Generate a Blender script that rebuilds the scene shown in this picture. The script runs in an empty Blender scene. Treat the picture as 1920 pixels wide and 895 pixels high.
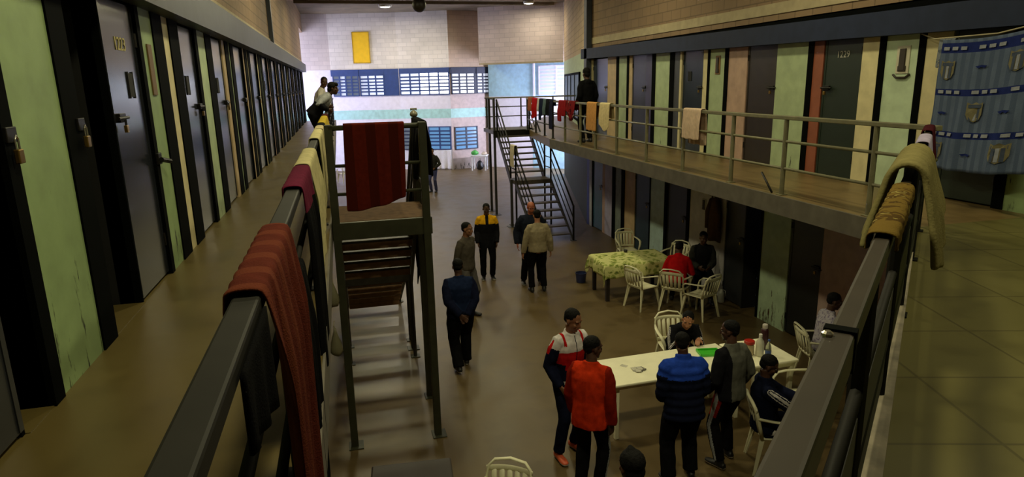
import bpy, bmesh, math, random
from mathutils import Vector, Matrix, noise
from math import sin, cos, pi, radians, sqrt, atan2

SC = bpy.context.scene
COL = SC.collection
random.seed(7)

# ---------------------------------------------------------------- camera
cam_d = bpy.data.cameras.new('camera')
cam = bpy.data.objects.new('camera', cam_d)
COL.objects.link(cam)
RX = (0.967524, -0.251845, -0.021715)
UX = (0.079112, 0.220096, 0.972265)
BX = (-0.240080, -0.942408, 0.232872)
cam.matrix_world = Matrix(((RX[0], UX[0], BX[0], 0.0), (RX[1], UX[1], BX[1], 0.0),
                           (RX[2], UX[2], BX[2], 4.2), (0, 0, 0, 1)))
cam_d.sensor_fit = 'HORIZONTAL'
cam_d.sensor_width = 36.0
cam_d.lens = 36.0 * 1224.067 / 1920.0
cam_d.clip_start = 0.02
cam_d.clip_end = 200
SC.camera = cam

# ---------------------------------------------------------------- exposure, world, daylight, lamps
SC.view_settings.view_transform = 'Standard'
SC.view_settings.look = 'None'
SC.view_settings.gamma = 1.0
SC.view_settings.use_curve_mapping = False
SC.view_settings.exposure = 0.0
SC.cycles.max_bounces = 7
SC.cycles.diffuse_bounces = 4
SC.cycles.glossy_bounces = 3
SC.cycles.transmission_bounces = 4
SC.cycles.transparent_max_bounces = 6
SC.cycles.sample_clamp_indirect = 4.0
SC.cycles.caustics_reflective = False
SC.cycles.caustics_refractive = False

W = bpy.data.worlds.new('sky')
SC.world = W
W.use_nodes = True
W.node_tree.nodes['Background'].inputs[0].default_value = (0.55, 0.68, 0.9, 1)
W.node_tree.nodes['Background'].inputs[1].default_value = 0.3

PANE_BRIGHT = 7.0       # sky seen through the brightest far panes
PANE_DIM = 0.35
SIDE_FILL_PANE = 19.0
RECESS_FILL_PANE = 45.0         # both out of view, added to brighten the far end
HALL_LAMP = 64.0        # watts of each high-bay lamp over the hall
FAR_LAMP = 240.0
HALL_COL = (1.0, 0.92, 0.54)
FAR_COL = (1.0, 0.91, 0.70)

G = 2.72                # gallery floor height
XL, XR = -1.45, 6.95    # cell fronts
ROOF = 7.6

# ---------------------------------------------------------------- materials
def lin(c):
    out = []
    for v in c[:3]:
        v = v / 255.0
        out.append(v / 12.92 if v <= 0.04045 else ((v + 0.055) / 1.055) ** 2.4)
    return (out[0], out[1], out[2], 1.0)

_M = {}
def mat(name, col, rough=0.7, metal=0.0, spec=0.5, var=0.12, scale=6.0, bump=0.0, bscale=40.0, kind=None, **kw):
    if name in _M:
        return _M[name]
    m = bpy.data.materials.new(name)
    m.use_nodes = True
    nt = m.node_tree
    b = nt.nodes['Principled BSDF']
    b.inputs['Roughness'].default_value = rough
    b.inputs['Metallic'].default_value = metal
    b.inputs['Specular IOR Level'].default_value = spec
    c = lin(col)
    tc = nt.nodes.new('ShaderNodeTexCoord')
    n = nt.nodes.new('ShaderNodeTexNoise')
    n.inputs['Scale'].default_value = scale
    n.inputs['Detail'].default_value = 4
    nt.links.new(tc.outputs['Object'], n.inputs['Vector'])
    r = nt.nodes.new('ShaderNodeValToRGB')
    r.color_ramp.elements[0].position = 0.3
    r.color_ramp.elements[1].position = 0.7
    r.color_ramp.elements[0].color = tuple(max(0, v * (1 - var)) for v in c[:3]) + (1,)
    r.color_ramp.elements[1].color = tuple(min(1, v * (1 + var)) for v in c[:3]) + (1,)
    nt.links.new(n.outputs['Fac'], r.inputs['Fac'])
    out = r.outputs['Color']
    if kind == 'scuffed':        # dark vertical scrapes on painted panels, mostly kicked in low down
        mp = nt.nodes.new('ShaderNodeMapping')
        mp.inputs['Scale'].default_value = kw.get('stretch', (16, 16, 3.0))
        nt.links.new(tc.outputs['Object'], mp.inputs['Vector'])
        n2 = nt.nodes.new('ShaderNodeTexNoise')
        n2.inputs['Scale'].default_value = 1.0
        n2.inputs['Detail'].default_value = 5
        n2.inputs['Roughness'].default_value = 0.65
        nt.links.new(mp.outputs['Vector'], n2.inputs['Vector'])
        sep = nt.nodes.new('ShaderNodeSeparateXYZ')
        nt.links.new(tc.outputs['Object'], sep.inputs[0])
        mr = nt.nodes.new('ShaderNodeMapRange')
        mr.inputs['From Min'].default_value = kw.get('zlo', G)
        mr.inputs['From Max'].default_value = kw.get('zhi', G + 1.3)
        mr.inputs['To Min'].default_value = kw.get('tlo', 0.56)
        mr.inputs['To Max'].default_value = 0.74
        nt.links.new(sep.outputs['Z'], mr.inputs['Value'])
        sub = nt.nodes.new('ShaderNodeMath'); sub.operation = 'SUBTRACT'
        nt.links.new(n2.outputs['Fac'], sub.inputs[0]); nt.links.new(mr.outputs['Result'], sub.inputs[1])
        mul = nt.nodes.new('ShaderNodeMath'); mul.operation = 'MULTIPLY'; mul.use_clamp = True
        mul.inputs[1].default_value = 18
        nt.links.new(sub.outputs[0], mul.inputs[0])
        mx = nt.nodes.new('ShaderNodeMix'); mx.data_type = 'RGBA'
        mx.inputs['B'].default_value = lin(kw.get('scuff', (34, 36, 22)))
        nt.links.new(mul.outputs[0], mx.inputs['Factor'])
        nt.links.new(out, mx.inputs['A'])
        out = mx.outputs['Result']
    if kind == 'blocks':         # painted concrete block, courses along a wall whose run is given by axis
        sep = nt.nodes.new('ShaderNodeSeparateXYZ')
        nt.links.new(tc.outputs['Object'], sep.inputs[0])
        cb = nt.nodes.new('ShaderNodeCombineXYZ')
        nt.links.new(sep.outputs[kw.get('axis', 'Y')], cb.inputs['X'])
        nt.links.new(sep.outputs['Z'], cb.inputs['Y'])
        br = nt.nodes.new('ShaderNodeTexBrick')
        br.inputs['Scale'].default_value = 1.0
        br.inputs['Brick Width'].default_value = 0.4
        br.inputs['Row Height'].default_value = 0.2
        br.inputs['Mortar Size'].default_value = 0.012
        br.inputs['Mortar Smooth'].default_value = 0.3
        br.inputs['Color1'].default_value = tuple(v * 0.93 for v in c[:3]) + (1,)
        br.inputs['Color2'].default_value = tuple(min(1, v * 1.06) for v in c[:3]) + (1,)
        br.inputs['Mortar'].default_value = tuple(v * kw.get('mortar', 0.62) for v in c[:3]) + (1,)
        nt.links.new(cb.outputs[0], br.inputs['Vector'])
        mx = nt.nodes.new('ShaderNodeMix'); mx.data_type = 'RGBA'; mx.blend_type = 'MULTIPLY'
        mx.inputs['Factor'].default_value = 0.5
        r.color_ramp.elements[0].color = (0.72, 0.70, 0.68, 1); r.color_ramp.elements[1].color = (1.15, 1.12, 1.1, 1)
        n.inputs['Scale'].default_value = 0.9
        nt.links.new(br.outputs['Color'], mx.inputs['A']); nt.links.new(out, mx.inputs['B'])
        out = mx.outputs['Result']
    if kind == 'concrete':       # polished concrete with worn cloudy patches and scattered stains
        n.inputs['Scale'].default_value = 0.35
        n.inputs['Detail'].default_value = 8
        n3 = nt.nodes.new('ShaderNodeTexNoise'); n3.inputs['Scale'].default_value = 2.2; n3.inputs['Detail'].default_value = 6
        nt.links.new(tc.outputs['Object'], n3.inputs['Vector'])
        r3 = nt.nodes.new('ShaderNodeValToRGB')
        r3.color_ramp.elements[0].position = 0.32; r3.color_ramp.elements[1].position = 0.5
        r3.color_ramp.elements[0].color = (0.66, 0.64, 0.6, 1); r3.color_ramp.elements[1].color = (1, 1, 1, 1)
        nt.links.new(n3.outputs['Fac'], r3.inputs['Fac'])
        mx = nt.nodes.new('ShaderNodeMix'); mx.data_type = 'RGBA'; mx.blend_type = 'MULTIPLY'; mx.inputs['Factor'].default_value = 0.7
        nt.links.new(out, mx.inputs['A']); nt.links.new(r3.outputs['Color'], mx.inputs['B'])
        out = mx.outputs['Result']
        if kw.get('tiles'):
            sz = kw['tiles']
            br = nt.nodes.new('ShaderNodeTexBrick')
            br.offset = 0.0
            br.inputs['Scale'].default_value = 1.0
            br.inputs['Brick Width'].default_value = sz; br.inputs['Row Height'].default_value = sz
            br.inputs['Mortar Size'].default_value = 0.008
            br.inputs['Color1'].default_value = (1, 1, 1, 1); br.inputs['Color2'].default_value = (0.93, 0.93, 0.93, 1)
            br.inputs['Mortar'].default_value = (0.6, 0.58, 0.55, 1)
            mp = nt.nodes.new('ShaderNodeMapping')
            mp.inputs['Rotation'].default_value = (0, 0, kw.get('trot', 0))
            nt.links.new(tc.outputs['Object'], mp.inputs['Vector']); nt.links.new(mp.outputs['Vector'], br.inputs['Vector'])
            m2 = nt.nodes.new('ShaderNodeMix'); m2.data_type = 'RGBA'; m2.blend_type = 'MULTIPLY'; m2.inputs['Factor'].default_value = 1
            nt.links.new(out, m2.inputs['A']); nt.links.new(br.outputs['Color'], m2.inputs['B'])
            out = m2.outputs['Result']
        rr = nt.nodes.new('ShaderNodeMapRange')
        rr.inputs['To Min'].default_value = rough - 0.1; rr.inputs['To Max'].default_value = rough + 0.14
        nt.links.new(n3.outputs['Fac'], rr.inputs['Value']); nt.links.new(rr.outputs['Result'], b.inputs['Roughness'])
    if kind == 'cloth':
        bump = bump or 0.25
    if kind == 'stripes':        # even stripes along one axis
        sep = nt.nodes.new('ShaderNodeSeparateXYZ'); nt.links.new(tc.outputs[kw.get('coord', 'Object')], sep.inputs[0])
        mm = nt.nodes.new('ShaderNodeMath'); mm.operation = 'MULTIPLY'; mm.inputs[1].default_value = kw.get('freq', 60)
        nt.links.new(sep.outputs[kw.get('axis', 'Z')], mm.inputs[0])
        sn = nt.nodes.new('ShaderNodeMath'); sn.operation = 'SINE'; nt.links.new(mm.outputs[0], sn.inputs[0])
        gt = nt.nodes.new('ShaderNodeMath'); gt.operation = 'GREATER_THAN'; gt.inputs[1].default_value = kw.get('thr', 0.0)
        nt.links.new(sn.outputs[0], gt.inputs[0])
        mx = nt.nodes.new('ShaderNodeMix'); mx.data_type = 'RGBA'; mx.inputs['B'].default_value = lin(kw['col2'])
        nt.links.new(gt.outputs[0], mx.inputs['Factor']); nt.links.new(out, mx.inputs['A'])
        out = mx.outputs['Result']
    if kind == 'floral':         # scattered blotches of a second and third colour
        vo = nt.nodes.new('ShaderNodeTexVoronoi'); vo.inputs['Scale'].default_value = kw.get('fscale', 14)
        n4 = nt.nodes.new('ShaderNodeTexNoise'); n4.inputs['Scale'].default_value = kw.get('fscale', 14) * 1.4
        nt.links.new(tc.outputs['Object'], n4.inputs['Vector'])
        add = nt.nodes.new('ShaderNodeMix'); add.data_type = 'RGBA'; add.inputs['Factor'].default_value = 0.12
        nt.links.new(tc.outputs['Object'], add.inputs['A']); nt.links.new(n4.outputs['Color'], add.inputs['B'])
        nt.links.new(add.outputs['Result'], vo.inputs['Vector'])
        r5 = nt.nodes.new('ShaderNodeValToRGB'); r5.color_ramp.interpolation = 'CONSTANT'
        r5.color_ramp.elements[0].position = 0; r5.color_ramp.elements[0].color = lin(kw['col3'])
        r5.color_ramp.elements[1].position = 0.2; r5.color_ramp.elements[1].color = lin(kw['col2'])
        e = r5.color_ramp.elements.new(0.42); e.color = lin(col)
        nt.links.new(vo.outputs['Distance'], r5.inputs['Fac'])
        out = r5.outputs['Color']
    nt.links.new(out, b.inputs['Base Color'])
    if bump:
        nb = nt.nodes.new('ShaderNodeTexNoise'); nb.inputs['Scale'].default_value = bscale; nb.inputs['Detail'].default_value = 3
        nt.links.new(tc.outputs['Object'], nb.inputs['Vector'])
        bp = nt.nodes.new('ShaderNodeBump'); bp.inputs['Strength'].default_value = bump; bp.inputs['Distance'].default_value = 0.01
        nt.links.new(nb.outputs['Fac'], bp.inputs['Height']); nt.links.new(bp.outputs['Normal'], b.inputs['Normal'])
    _M[name] = m
    return m

def emit(name, col, strength, base=(200, 210, 220)):
    if name in _M:
        return _M[name]
    m = bpy.data.materials.new(name); m.use_nodes = True
    nt = m.node_tree; b = nt.nodes['Principled BSDF']
    b.inputs['Base Color'].default_value = lin(base)
    b.inputs['Roughness'].default_value = 0.2
    tc = nt.nodes.new('ShaderNodeTexCoord'); n = nt.nodes.new('ShaderNodeTexNoise'); n.inputs['Scale'].default_value = 1.6
    nt.links.new(tc.outputs['Object'], n.inputs['Vector'])
    r = nt.nodes.new('ShaderNodeValToRGB')
    r.color_ramp.elements[0].color = tuple(v * 0.8 for v in lin(col)[:3]) + (1,); r.color_ramp.elements[1].color = lin(col)
    nt.links.new(n.outputs['Fac'], r.inputs['Fac']); nt.links.new(r.outputs['Color'], b.inputs['Emission Color'])
    b.inputs['Emission Strength'].default_value = strength
    _M[name] = m
    return m

# ---------------------------------------------------------------- mesh helpers
class MB:
    def __init__(s):
        s.v = []; s.f = []; s.m = []; s.mats = []
    def mi(s, m):
        if m not in s.mats:
            s.mats.append(m)
        return s.mats.index(m)
    def add(s, vs, fs, m):
        o = len(s.v); k = s.mi(m)
        s.v += [tuple(v) for v in vs]
        for f in fs:
            s.f.append(tuple(i + o for i in f)); s.m.append(k)
        return s
    def box(s, a, b, m, T=None):
        x0, y0, z0 = (min(a[i], b[i]) for i in range(3)); x1, y1, z1 = (max(a[i], b[i]) for i in range(3))
        vs = [Vector(p) for p in ((x0,y0,z0),(x1,y0,z0),(x1,y1,z0),(x0,y1,z0),(x0,y0,z1),(x1,y0,z1),(x1,y1,z1),(x0,y1,z1))]
        if T is not None:
            vs = [T @ v for v in vs]
        return s.add(vs, [(0,3,2,1),(4,5,6,7),(0,1,5,4),(1,2,6,5),(2,3,7,6),(3,0,4,7)], m)
    def bbox(s, a, b, m, bev=0.006, T=None):     # bevelled box
        bm = bmesh.new(); bmesh.ops.create_cube(bm, size=1)
        for v in bm.verts:
            v.co = Vector([(a[i] + b[i]) / 2 + v.co[i] * abs(b[i] - a[i]) for i in range(3)])
        bmesh.ops.bevel(bm, geom=bm.edges[:], offset=bev, segments=2, affect='EDGES', profile=0.5)
        vs = [(T @ v.co) if T is not None else v.co.copy() for v in bm.verts]
        bm.verts.index_update()
        s.add(vs, [[v.index for v in f.verts] for f in bm.faces], m); bm.free()
        return s
    def prism(s, poly, z0, z1, m):
        n = len(poly)
        vs = [(p[0], p[1], z0) for p in poly] + [(p[0], p[1], z1) for p in poly]
        return s.add(vs, [tuple(range(n - 1, -1, -1)), tuple(range(n, 2 * n))] + [(i, (i + 1) % n, n + (i + 1) % n, n + i) for i in range(n)], m)
    def tube(s, pts, rad, m, n=10, side=None, cap=True):
        pts = [Vector(p) for p in pts]
        if not isinstance(rad, (list, tuple)):
            rad = [rad] * len(pts)
        rings = []
        up = None
        for i, p in enumerate(pts):
            t = (pts[min(i + 1, len(pts) - 1)] - pts[max(i - 1, 0)]).normalized()
            if side is not None:
                a = Vector(side) - t * t.dot(Vector(side))
                if a.length < 1e-4:
                    a = t.orthogonal()
            elif up is None:
                a = t.orthogonal()
            else:
                a = up - t * t.dot(up)
            a.normalize(); up = a
            b = t.cross(a)
            r = rad[i]; ra, rb = r if isinstance(r, (list, tuple)) else (r, r)
            rings.append([p + a * cos(2 * pi * k / n) * ra + b * sin(2 * pi * k / n) * rb for k in range(n)])
        vs = [v for R in rings for v in R]; fs = []
        for i in range(len(rings) - 1):
            for k in range(n):
                fs.append((i * n + k, i * n + (k + 1) % n, (i + 1) * n + (k + 1) % n, (i + 1) * n + k))
        if cap:
            fs.append(tuple(range(n - 1, -1, -1))); fs.append(tuple(range((len(rings) - 1) * n, len(rings) * n)))
        return s.add(vs, fs, m)
    def lathe(s, prof, m, c=(0, 0, 0), n=16):
        vs = []; fs = []
        for r, z in prof:
            for k in range(n):
                vs.append((c[0] + r * cos(2 * pi * k / n), c[1] + r * sin(2 * pi * k / n), c[2] + z))
        for i in range(len(prof) - 1):
            for k in range(n):
                fs.append((i * n + k, i * n + (k + 1) % n, (i + 1) * n + (k + 1) % n, (i + 1) * n + k))
        fs.append(tuple(range(n - 1, -1, -1))); fs.append(tuple(range((len(prof) - 1) * n, len(prof) * n)))
        return s.add(vs, fs, m)
    def ell(s, c, r, m, M=None, nu=16, nv=10):
        vs = []; fs = []
        c = Vector(c)
        for j in range(nv + 1):
            th = pi * j / nv
            for k in range(nu):
                ph = 2 * pi * k / nu
                q = Vector((r[0] * sin(th) * cos(ph), r[1] * sin(th) * sin(ph), r[2] * cos(th)))
                vs.append(c + (M @ q if M is not None else q))
        for j in range(nv):
            for k in range(nu):
                fs.append((j * nu + k, (j + 1) * nu + k, (j + 1) * nu + (k + 1) % nu, j * nu + (k + 1) % nu))
        o = len(s.v); s.add(vs, fs, m)
        return s
    def mesh(s, name, smooth=False):
        me = bpy.data.meshes.new(name)
        me.from_pydata(s.v, [], s.f)
        for m in s.mats:
            me.materials.append(m)
        me.polygons.foreach_set('material_index', s.m)
        if smooth:
            me.polygons.foreach_set('use_smooth', [True] * len(me.polygons))
        me.validate(); me.update()
        return me
    def build(s, name, parent=None, smooth=False, kind=None, loc=None):
        o = bpy.data.objects.new(name, s.mesh(name, smooth)); COL.objects.link(o)
        if parent is not None:
            o.parent = parent
        if loc is not None:
            o.location = loc
        if kind:
            o['kind'] = kind
        return o

def tag(o, label, cat, group=None):
    o['label'] = label; o['category'] = cat
    if group:
        o['group'] = group
    return o

def empty(name, loc=(0, 0, 0), rz=0.0, label=None, cat=None, group=None, kind=None):
    o = bpy.data.objects.new(name, None); COL.objects.link(o)
    o.empty_display_size = 0.1
    o.location = loc; o.rotation_euler = (0, 0, rz)
    if label:
        tag(o, label, cat, group)
    if kind:
        o['kind'] = kind
    return o

def copy_tree(o, parent=None):
    c = o.copy(); COL.objects.link(c)
    if parent is not None:
        c.parent = parent
    for ch in list(o.children):
        copy_tree(ch, c)
    return c

def text_mesh(s, size, m, T, name, parent, ext=0.002):
    cu = bpy.data.curves.new(name, 'FONT'); cu.body = s; cu.size = size; cu.extrude = ext; cu.align_x = 'CENTER'
    t = bpy.data.objects.new('tmp', cu); COL.objects.link(t)
    bpy.context.view_layer.update()
    me = bpy.data.meshes.new_from_object(t.evaluated_get(bpy.context.evaluated_depsgraph_get()))
    COL.objects.unlink(t); bpy.data.objects.remove(t)
    me.materials.clear(); me.materials.append(m)
    o = bpy.data.objects.new(name, me); COL.objects.link(o)
    o.parent = parent
    o.matrix_local = T
    return o
# ================================================================ SETTING
m_floor = mat('ground_concrete', (96, 80, 52), rough=0.36, spec=0.32, kind='concrete', var=0.16)
m_galR = mat('gallery_right_concrete', (116, 96, 60), rough=0.4, kind='concrete', var=0.16)
m_gal = mat('gallery_concrete', (92, 79, 42), rough=0.36, kind='concrete', var=0.14)
m_walk = mat('walkway_tiles', (104, 98, 54), rough=0.42, kind='concrete', var=0.10, tiles=0.62, trot=0.3)
m_slab = mat('slab_edge', (92, 86, 76), rough=0.8, var=0.2)
m_soff = mat('soffit', (70, 66, 60), rough=0.9)
m_blockY = mat('tan_blocks', (136, 112, 86), rough=0.8, kind='blocks', axis='Y')
m_blockX = mat('cream_blocks', (214, 208, 200), rough=0.8, kind='blocks', axis='X', mortar=0.82)
m_blockE = mat('pale_blocks', (205, 190, 182), rough=0.8, kind='blocks', axis='X', mortar=0.8)
m_blockD = mat('taupe_blocks', (200, 178, 158), rough=0.8, kind='blocks', axis='X', mortar=0.85)
m_creamband = mat('cream_band', (170, 156, 124), rough=0.75)
m_lav = mat('lavender_white_paint', (226, 222, 238), rough=0.6, var=0.06)
m_turq = mat('turquoise_paint', (170, 214, 212), rough=0.6)
m_sky = mat('sky_blue_paint', (168, 208, 232), rough=0.5)
m_beamL = mat('grey_beam_paint', (66, 70, 78), rough=0.5, spec=.3, var=0.1)
m_beamR = mat('navy_beam_paint', (34, 42, 66), rough=0.6, spec=.2, var=0.12)
m_black = mat('black_frame_paint', (7, 9, 8), rough=0.8, spec=0.03)
m_ceil = mat('ceiling_concrete', (120, 108, 90), rough=0.85, var=0.25, scale=1.5)
m_bluefr = mat('blue_window_paint', (44, 66, 120), rough=0.5)
m_navyfr = mat('navy_window_paint', (26, 36, 66), rough=0.5)
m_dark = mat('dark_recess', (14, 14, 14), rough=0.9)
m_plain = mat('plain_back_wall', (150, 140, 110), rough=0.8)

# floor and ceiling
mb = MB(); mb.prism([(XL - .3, -4), (XR + .3, -4), (XR + .3, 17.9), (11.5, 28), (11.5, 36), (-6.6, 36), (-6.6, 30.7), (XL - .3, 30.7)], -0.3, 0, m_floor)
mb.build('floor', kind='structure')
mb = MB(); mb.prism([(XL - .3, -4), (XR + .3, -4), (XR + .3, 17.9), (11.5, 28), (11.5, 36), (-6.6, 36), (-6.6, 30.7), (XL - .3, 30.7)], ROOF, ROOF + .3, m_ceil)
for y in (5, 11, 17, 23, 29):
    mb.box((XL, y, ROOF - .12), (10 if y > 20 else XR, y + .3, ROOF + .01), m_ceil)
mb.build('ceiling', kind='structure')

# gallery slabs (floor of the upper level)
mb = MB(); mb.prism([(XL - .35, -4), (-0.2, -4), (-0.2, 31), (XL - .35, 31)], 2.5, G, m_gal)
mb.box((-0.2, -4, 2.48), (-0.185, 31, G + .005), m_slab)
mb.build('floor_gallery_left', kind='structure')
mb = MB(); mb.prism([(5.3, 5.1), (7.25, 5.1), (7.25, 18.1), (9.6, 27.5), (8.6, 27.6), (6.1, 21.8), (5.75, 19.9), (5.3, 16.5)], 2.5, G, m_galR)
mb.prism([(5.28, 5.1), (5.31, 5.1), (5.31, 16.5), (5.28, 16.5)], 2.49, G + .006, m_slab)
mb.build('floor_gallery_right', kind='structure')
mb = MB(); mb.prism([(-0.2, -4), (XR + .3, -4), (XR + .3, 5.1), (5.3, 5.1), (-0.15, 0.0), (-0.2, -0.05)], 2.5, G, m_walk)
mb.build('floor_walkway', kind='structure')
# toe kerb along the walkway's inner edge
mb = MB(); T = Matrix.Translation((-0.15, 0.0, 0)) @ Matrix.Rotation(atan2(5.1, 5.45), 4, 'Z')
mb.box((0.2, -0.09, G), (7.4, 0.02, G + .07), mat('kerb_paint', (120, 112, 96), rough=0.8, var=0.35, scale=9), T)
mb.build('trim_1', kind='structure')

# ---------------- left wall: blocks above, beam, panels between the cells
PAN = {
 'green': mat('green_panel_paint', (138, 160, 110), rough=0.6, kind='scuffed'),
 'palegreen': mat('pale_green_panel_paint', (166, 182, 142), rough=0.6, kind='scuffed', tlo=0.62),
 'mint': mat('mint_panel_paint', (182, 200, 168), rough=0.6, kind='scuffed', tlo=0.6),
 'cream': mat('cream_panel_paint', (208, 196, 152), rough=0.6, kind='scuffed', tlo=0.66),
 'beige': mat('beige_panel_paint', (190, 165, 125), rough=0.6, kind='scuffed', tlo=0.66),
 'pink': mat('pink_panel_paint', (184, 152, 134), rough=0.6, kind='scuffed', tlo=0.64),
 'red': mat('red_brown_panel_paint', (140, 76, 52), rough=0.6),
 'lav': mat('lavender_panel_paint', (176, 170, 200), rough=0.55),
 'blue': mat('blue_panel_paint', (44, 60, 150), rough=0.5),
 'white': mat('white_panel_paint', (190, 192, 200), rough=0.55),
 'purple': mat('dark_purple_panel_paint', (62, 58, 92), rough=0.5),
 'grey': mat('grey_green_panel_paint', (120, 130, 122), rough=0.6, kind='scuffed', tlo=0.6),
 'dgrey': mat('dark_grey_panel_paint', (58, 60, 68), rough=0.55),
 'black': m_black,
 'lgreen': mat('lower_green_panel_paint', (168, 190, 160), rough=0.6, kind='scuffed', zlo=0, zhi=1.6, tlo=0.52, scuff=(70, 50, 32)),
 'lblue': mat('lower_pale_teal_panel_paint', (175, 200, 200), rough=0.55, kind='scuffed', zlo=0, zhi=1.6, tlo=0.58),
 'lwhite': mat('lower_grey_white_panel_paint', (200, 196, 196), rough=0.6, kind='scuffed', zlo=0, zhi=1.6, tlo=0.6),
 'lpink': mat('lower_dull_pink_panel_paint', (176, 150, 142), rough=0.6, kind='scuffed', zlo=0, zhi=1.6, tlo=0.6),
}
DOORM = {
 'steel': mat('steel_grey_door_paint', (36, 39, 46), rough=0.2, spec=1.0, var=0.12, scale=3),
 'dark': mat('dark_door_paint', (40, 42, 46), rough=0.36),
 'brown': mat('brown_black_door_paint', (44, 36, 30), rough=0.4),
 'dgreen': mat('dark_green_door_paint', (30, 42, 34), rough=0.42),
 'slate': mat('slate_blue_door_paint', (38, 48, 62), rough=0.25, spec=0.8),
 'teal': mat('teal_door_paint', (40, 84, 104), rough=0.4),
 'dteal': mat('dark_teal_door_paint', (24, 50, 58), rough=0.42),
 'black': mat('black_door_paint', (20, 22, 22), rough=0.42),
}
m_lock = mat('padlock_brass', (150, 120, 60), rough=0.35, metal=0.9)
m_bolt = mat('bolt_iron', (34, 32, 30), rough=0.45, metal=0.6)
m_num = mat('stencil_paint', (190, 176, 120), rough=0.7)
m_white = mat('white_paint', (215, 212, 205), rough=0.6)
m_slot = mat('slot_dark', (8, 8, 8), rough=0.8)

_dn = [0]
def cell_door(side, y0, y1, zb, h, paint, number=None, slot=True, lockside=0, ajar=False, xw=None, numcol=None):
    """a steel cell door whose face lies just behind the panel line; side +1 faces +X (left wall), -1 faces -X"""
    _dn[0] += 1
    X = (XL if side > 0 else XR) if xw is None else xw
    s = side
    rec = 0.02
    mb = MB()
    mb.bbox((X - s * 0.06, y0 + .012, zb + .02), (X - s * rec, y1 - .012, zb + h), DOORM[paint], 0.008)
    # pressed edge and folded rim
    for a, b in ((y0 + .012, y0 + .05), (y1 - .05, y1 - .012)):
        mb.box((X - s * rec, a, zb + .03), (X - s * (rec - .006), b, zb + h - .01), DOORM[paint])
    d = mb.build('door_%d' % _dn[0], kind='structure')
    w = y1 - y0
    yl = y0 + .10 if lockside == 0 else y1 - .10
    # bolt: staple plate, sliding bar, padlock
    b = MB(); zz = zb + 1.30
    b.bbox((X - s * rec, yl - .07, zz - .03), (X + s * .015, yl + .06, zz + .03), m_bolt, .004)
    b.tube([(X + s * .02, yl - .13, zz), (X + s * .02, yl + .09, zz)], .011, m_bolt, 8)
    b.build('bolt', d)
    b = MB()
    b.bbox((X + s * .012, yl - .022, zz - .10), (X + s * .034, yl + .022, zz - .05), m_lock, .004)
    b.tube([(X + s * .023, yl - .014, zz - .05), (X + s * .023, yl - .014, zz - .015), (X + s * .023, yl, zz - .002),
            (X + s * .023, yl + .014, zz - .015), (X + s * .023, yl + .014, zz - .05)], .004, m_bolt, 6)
    b.build('padlock', d)
    if slot:
        yc = (y0 + y1) / 2 + .15 * w * (1 if lockside == 0 else -1)
        b = MB(); zz = zb + 1.52
        b.box((X - s * rec, yc - .055, zz - .085), (X - s * (rec - .008), yc + .055, zz + .085), m_slot)
        for a, c, e, f in ((-.065, -.05, -.095, .095), (.05, .065, -.095, .095)):
            b.box((X - s * rec, yc + a, zz + e), (X - s * (rec - .010), yc + c, zz + f), m_slot)
        b.build('inspection_slot', d)
    # hinges
    yh = y1 - .02 if lockside == 0 else y0 + .02
    for hz in (.25, h - .3):
        b = MB(); b.tube([(X - s * .012, yh, zb + hz), (X - s * .012, yh, zb + hz + .1)], .012, m_bolt, 8); b.build('hinge', d)
    if number:
        yc = (y0 + y1) / 2
        if side > 0:
            R = Matrix(((0, 0, 1, X - rec * s + .003), (1, 0, 0, yc), (0, 1, 0, zb + 1.76), (0, 0, 0, 1)))
        else:
            R = Matrix(((0, 0, -1, X - rec * s - .003), (-1, 0, 0, yc), (0, 1, 0, zb + 1.72), (0, 0, 0, 1)))
        text_mesh(number, .13, numcol or m_num, R, 'door_number', d)
    return d

def side_wall(name, side, segs, zb, h, zt, xw=None):
    """panels/frames between doors; each seg = (y0, y1, colour, depth)"""
    X = (XL if side > 0 else XR) if xw is None else xw
    mb = MB()
    for y0, y1, c, dp in segs:
        mb.box((X - side * .3, y0, zb), (X + side * dp, y1, zt), PAN[c] if isinstance(c, str) else c)
    return mb

HL = 2.11           # door head height (left)
segs = []
# near end of the row, from the camera outwards
segs += [(-4, 2.0, 'green', 0), (2.0, 2.12, 'black', .010), (3.36, 3.47, 'black', .012), (3.47, 4.07, 'green', 0), (4.07, 4.30, 'black', .012),
         (5.74, 5.83, 'black', .010), (5.83, 6.20, 'green', 0), (6.20, 6.52, 'black', .012), (6.52, 6.77, 'cream', 0), (6.77, 7.13, 'black', .012),
         (7.90, 8.04, 'black', .010), (8.04, 8.50, 'palegreen', 0), (8.50, 8.86, 'black', .012)]
ldoors = [(2.12, 3.10, 'dark', None), (4.97, 5.74, 'steel', '1223'), (7.13, 7.90, 'steel', None), (8.86, 9.70, 'steel', None)]
y = 9.70
cyc = ['steel', 'slate', 'steel', 'steel']
k = 0
while y < 30:
    segs += [(y, y + .20, ('beige', 'beige', 'cream', 'pink')[k % 4], 0), (y + .20, y + .50, 'black', .012),
             (y + .50, y + .64, ('palegreen', 'cream')[k % 2], 0), (y + .64, y + .92, 'black', .012)]
    y1 = y + .92 + .96
    if y1 > 30.9:
        segs.append((y + .92, 31, 'black', 0)); break
    ldoors.append((y + .92, y1, cyc[k % 4], None))
    segs.append((y1, y1 + .06, 'black', .010))
    y = y1 + .06; k += 1
mb = side_wall('wall_left', 1, segs, G, HL, G + HL)
m_inbrown = mat('brown_inner_wall', (120, 76, 62), rough=0.7)
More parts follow.
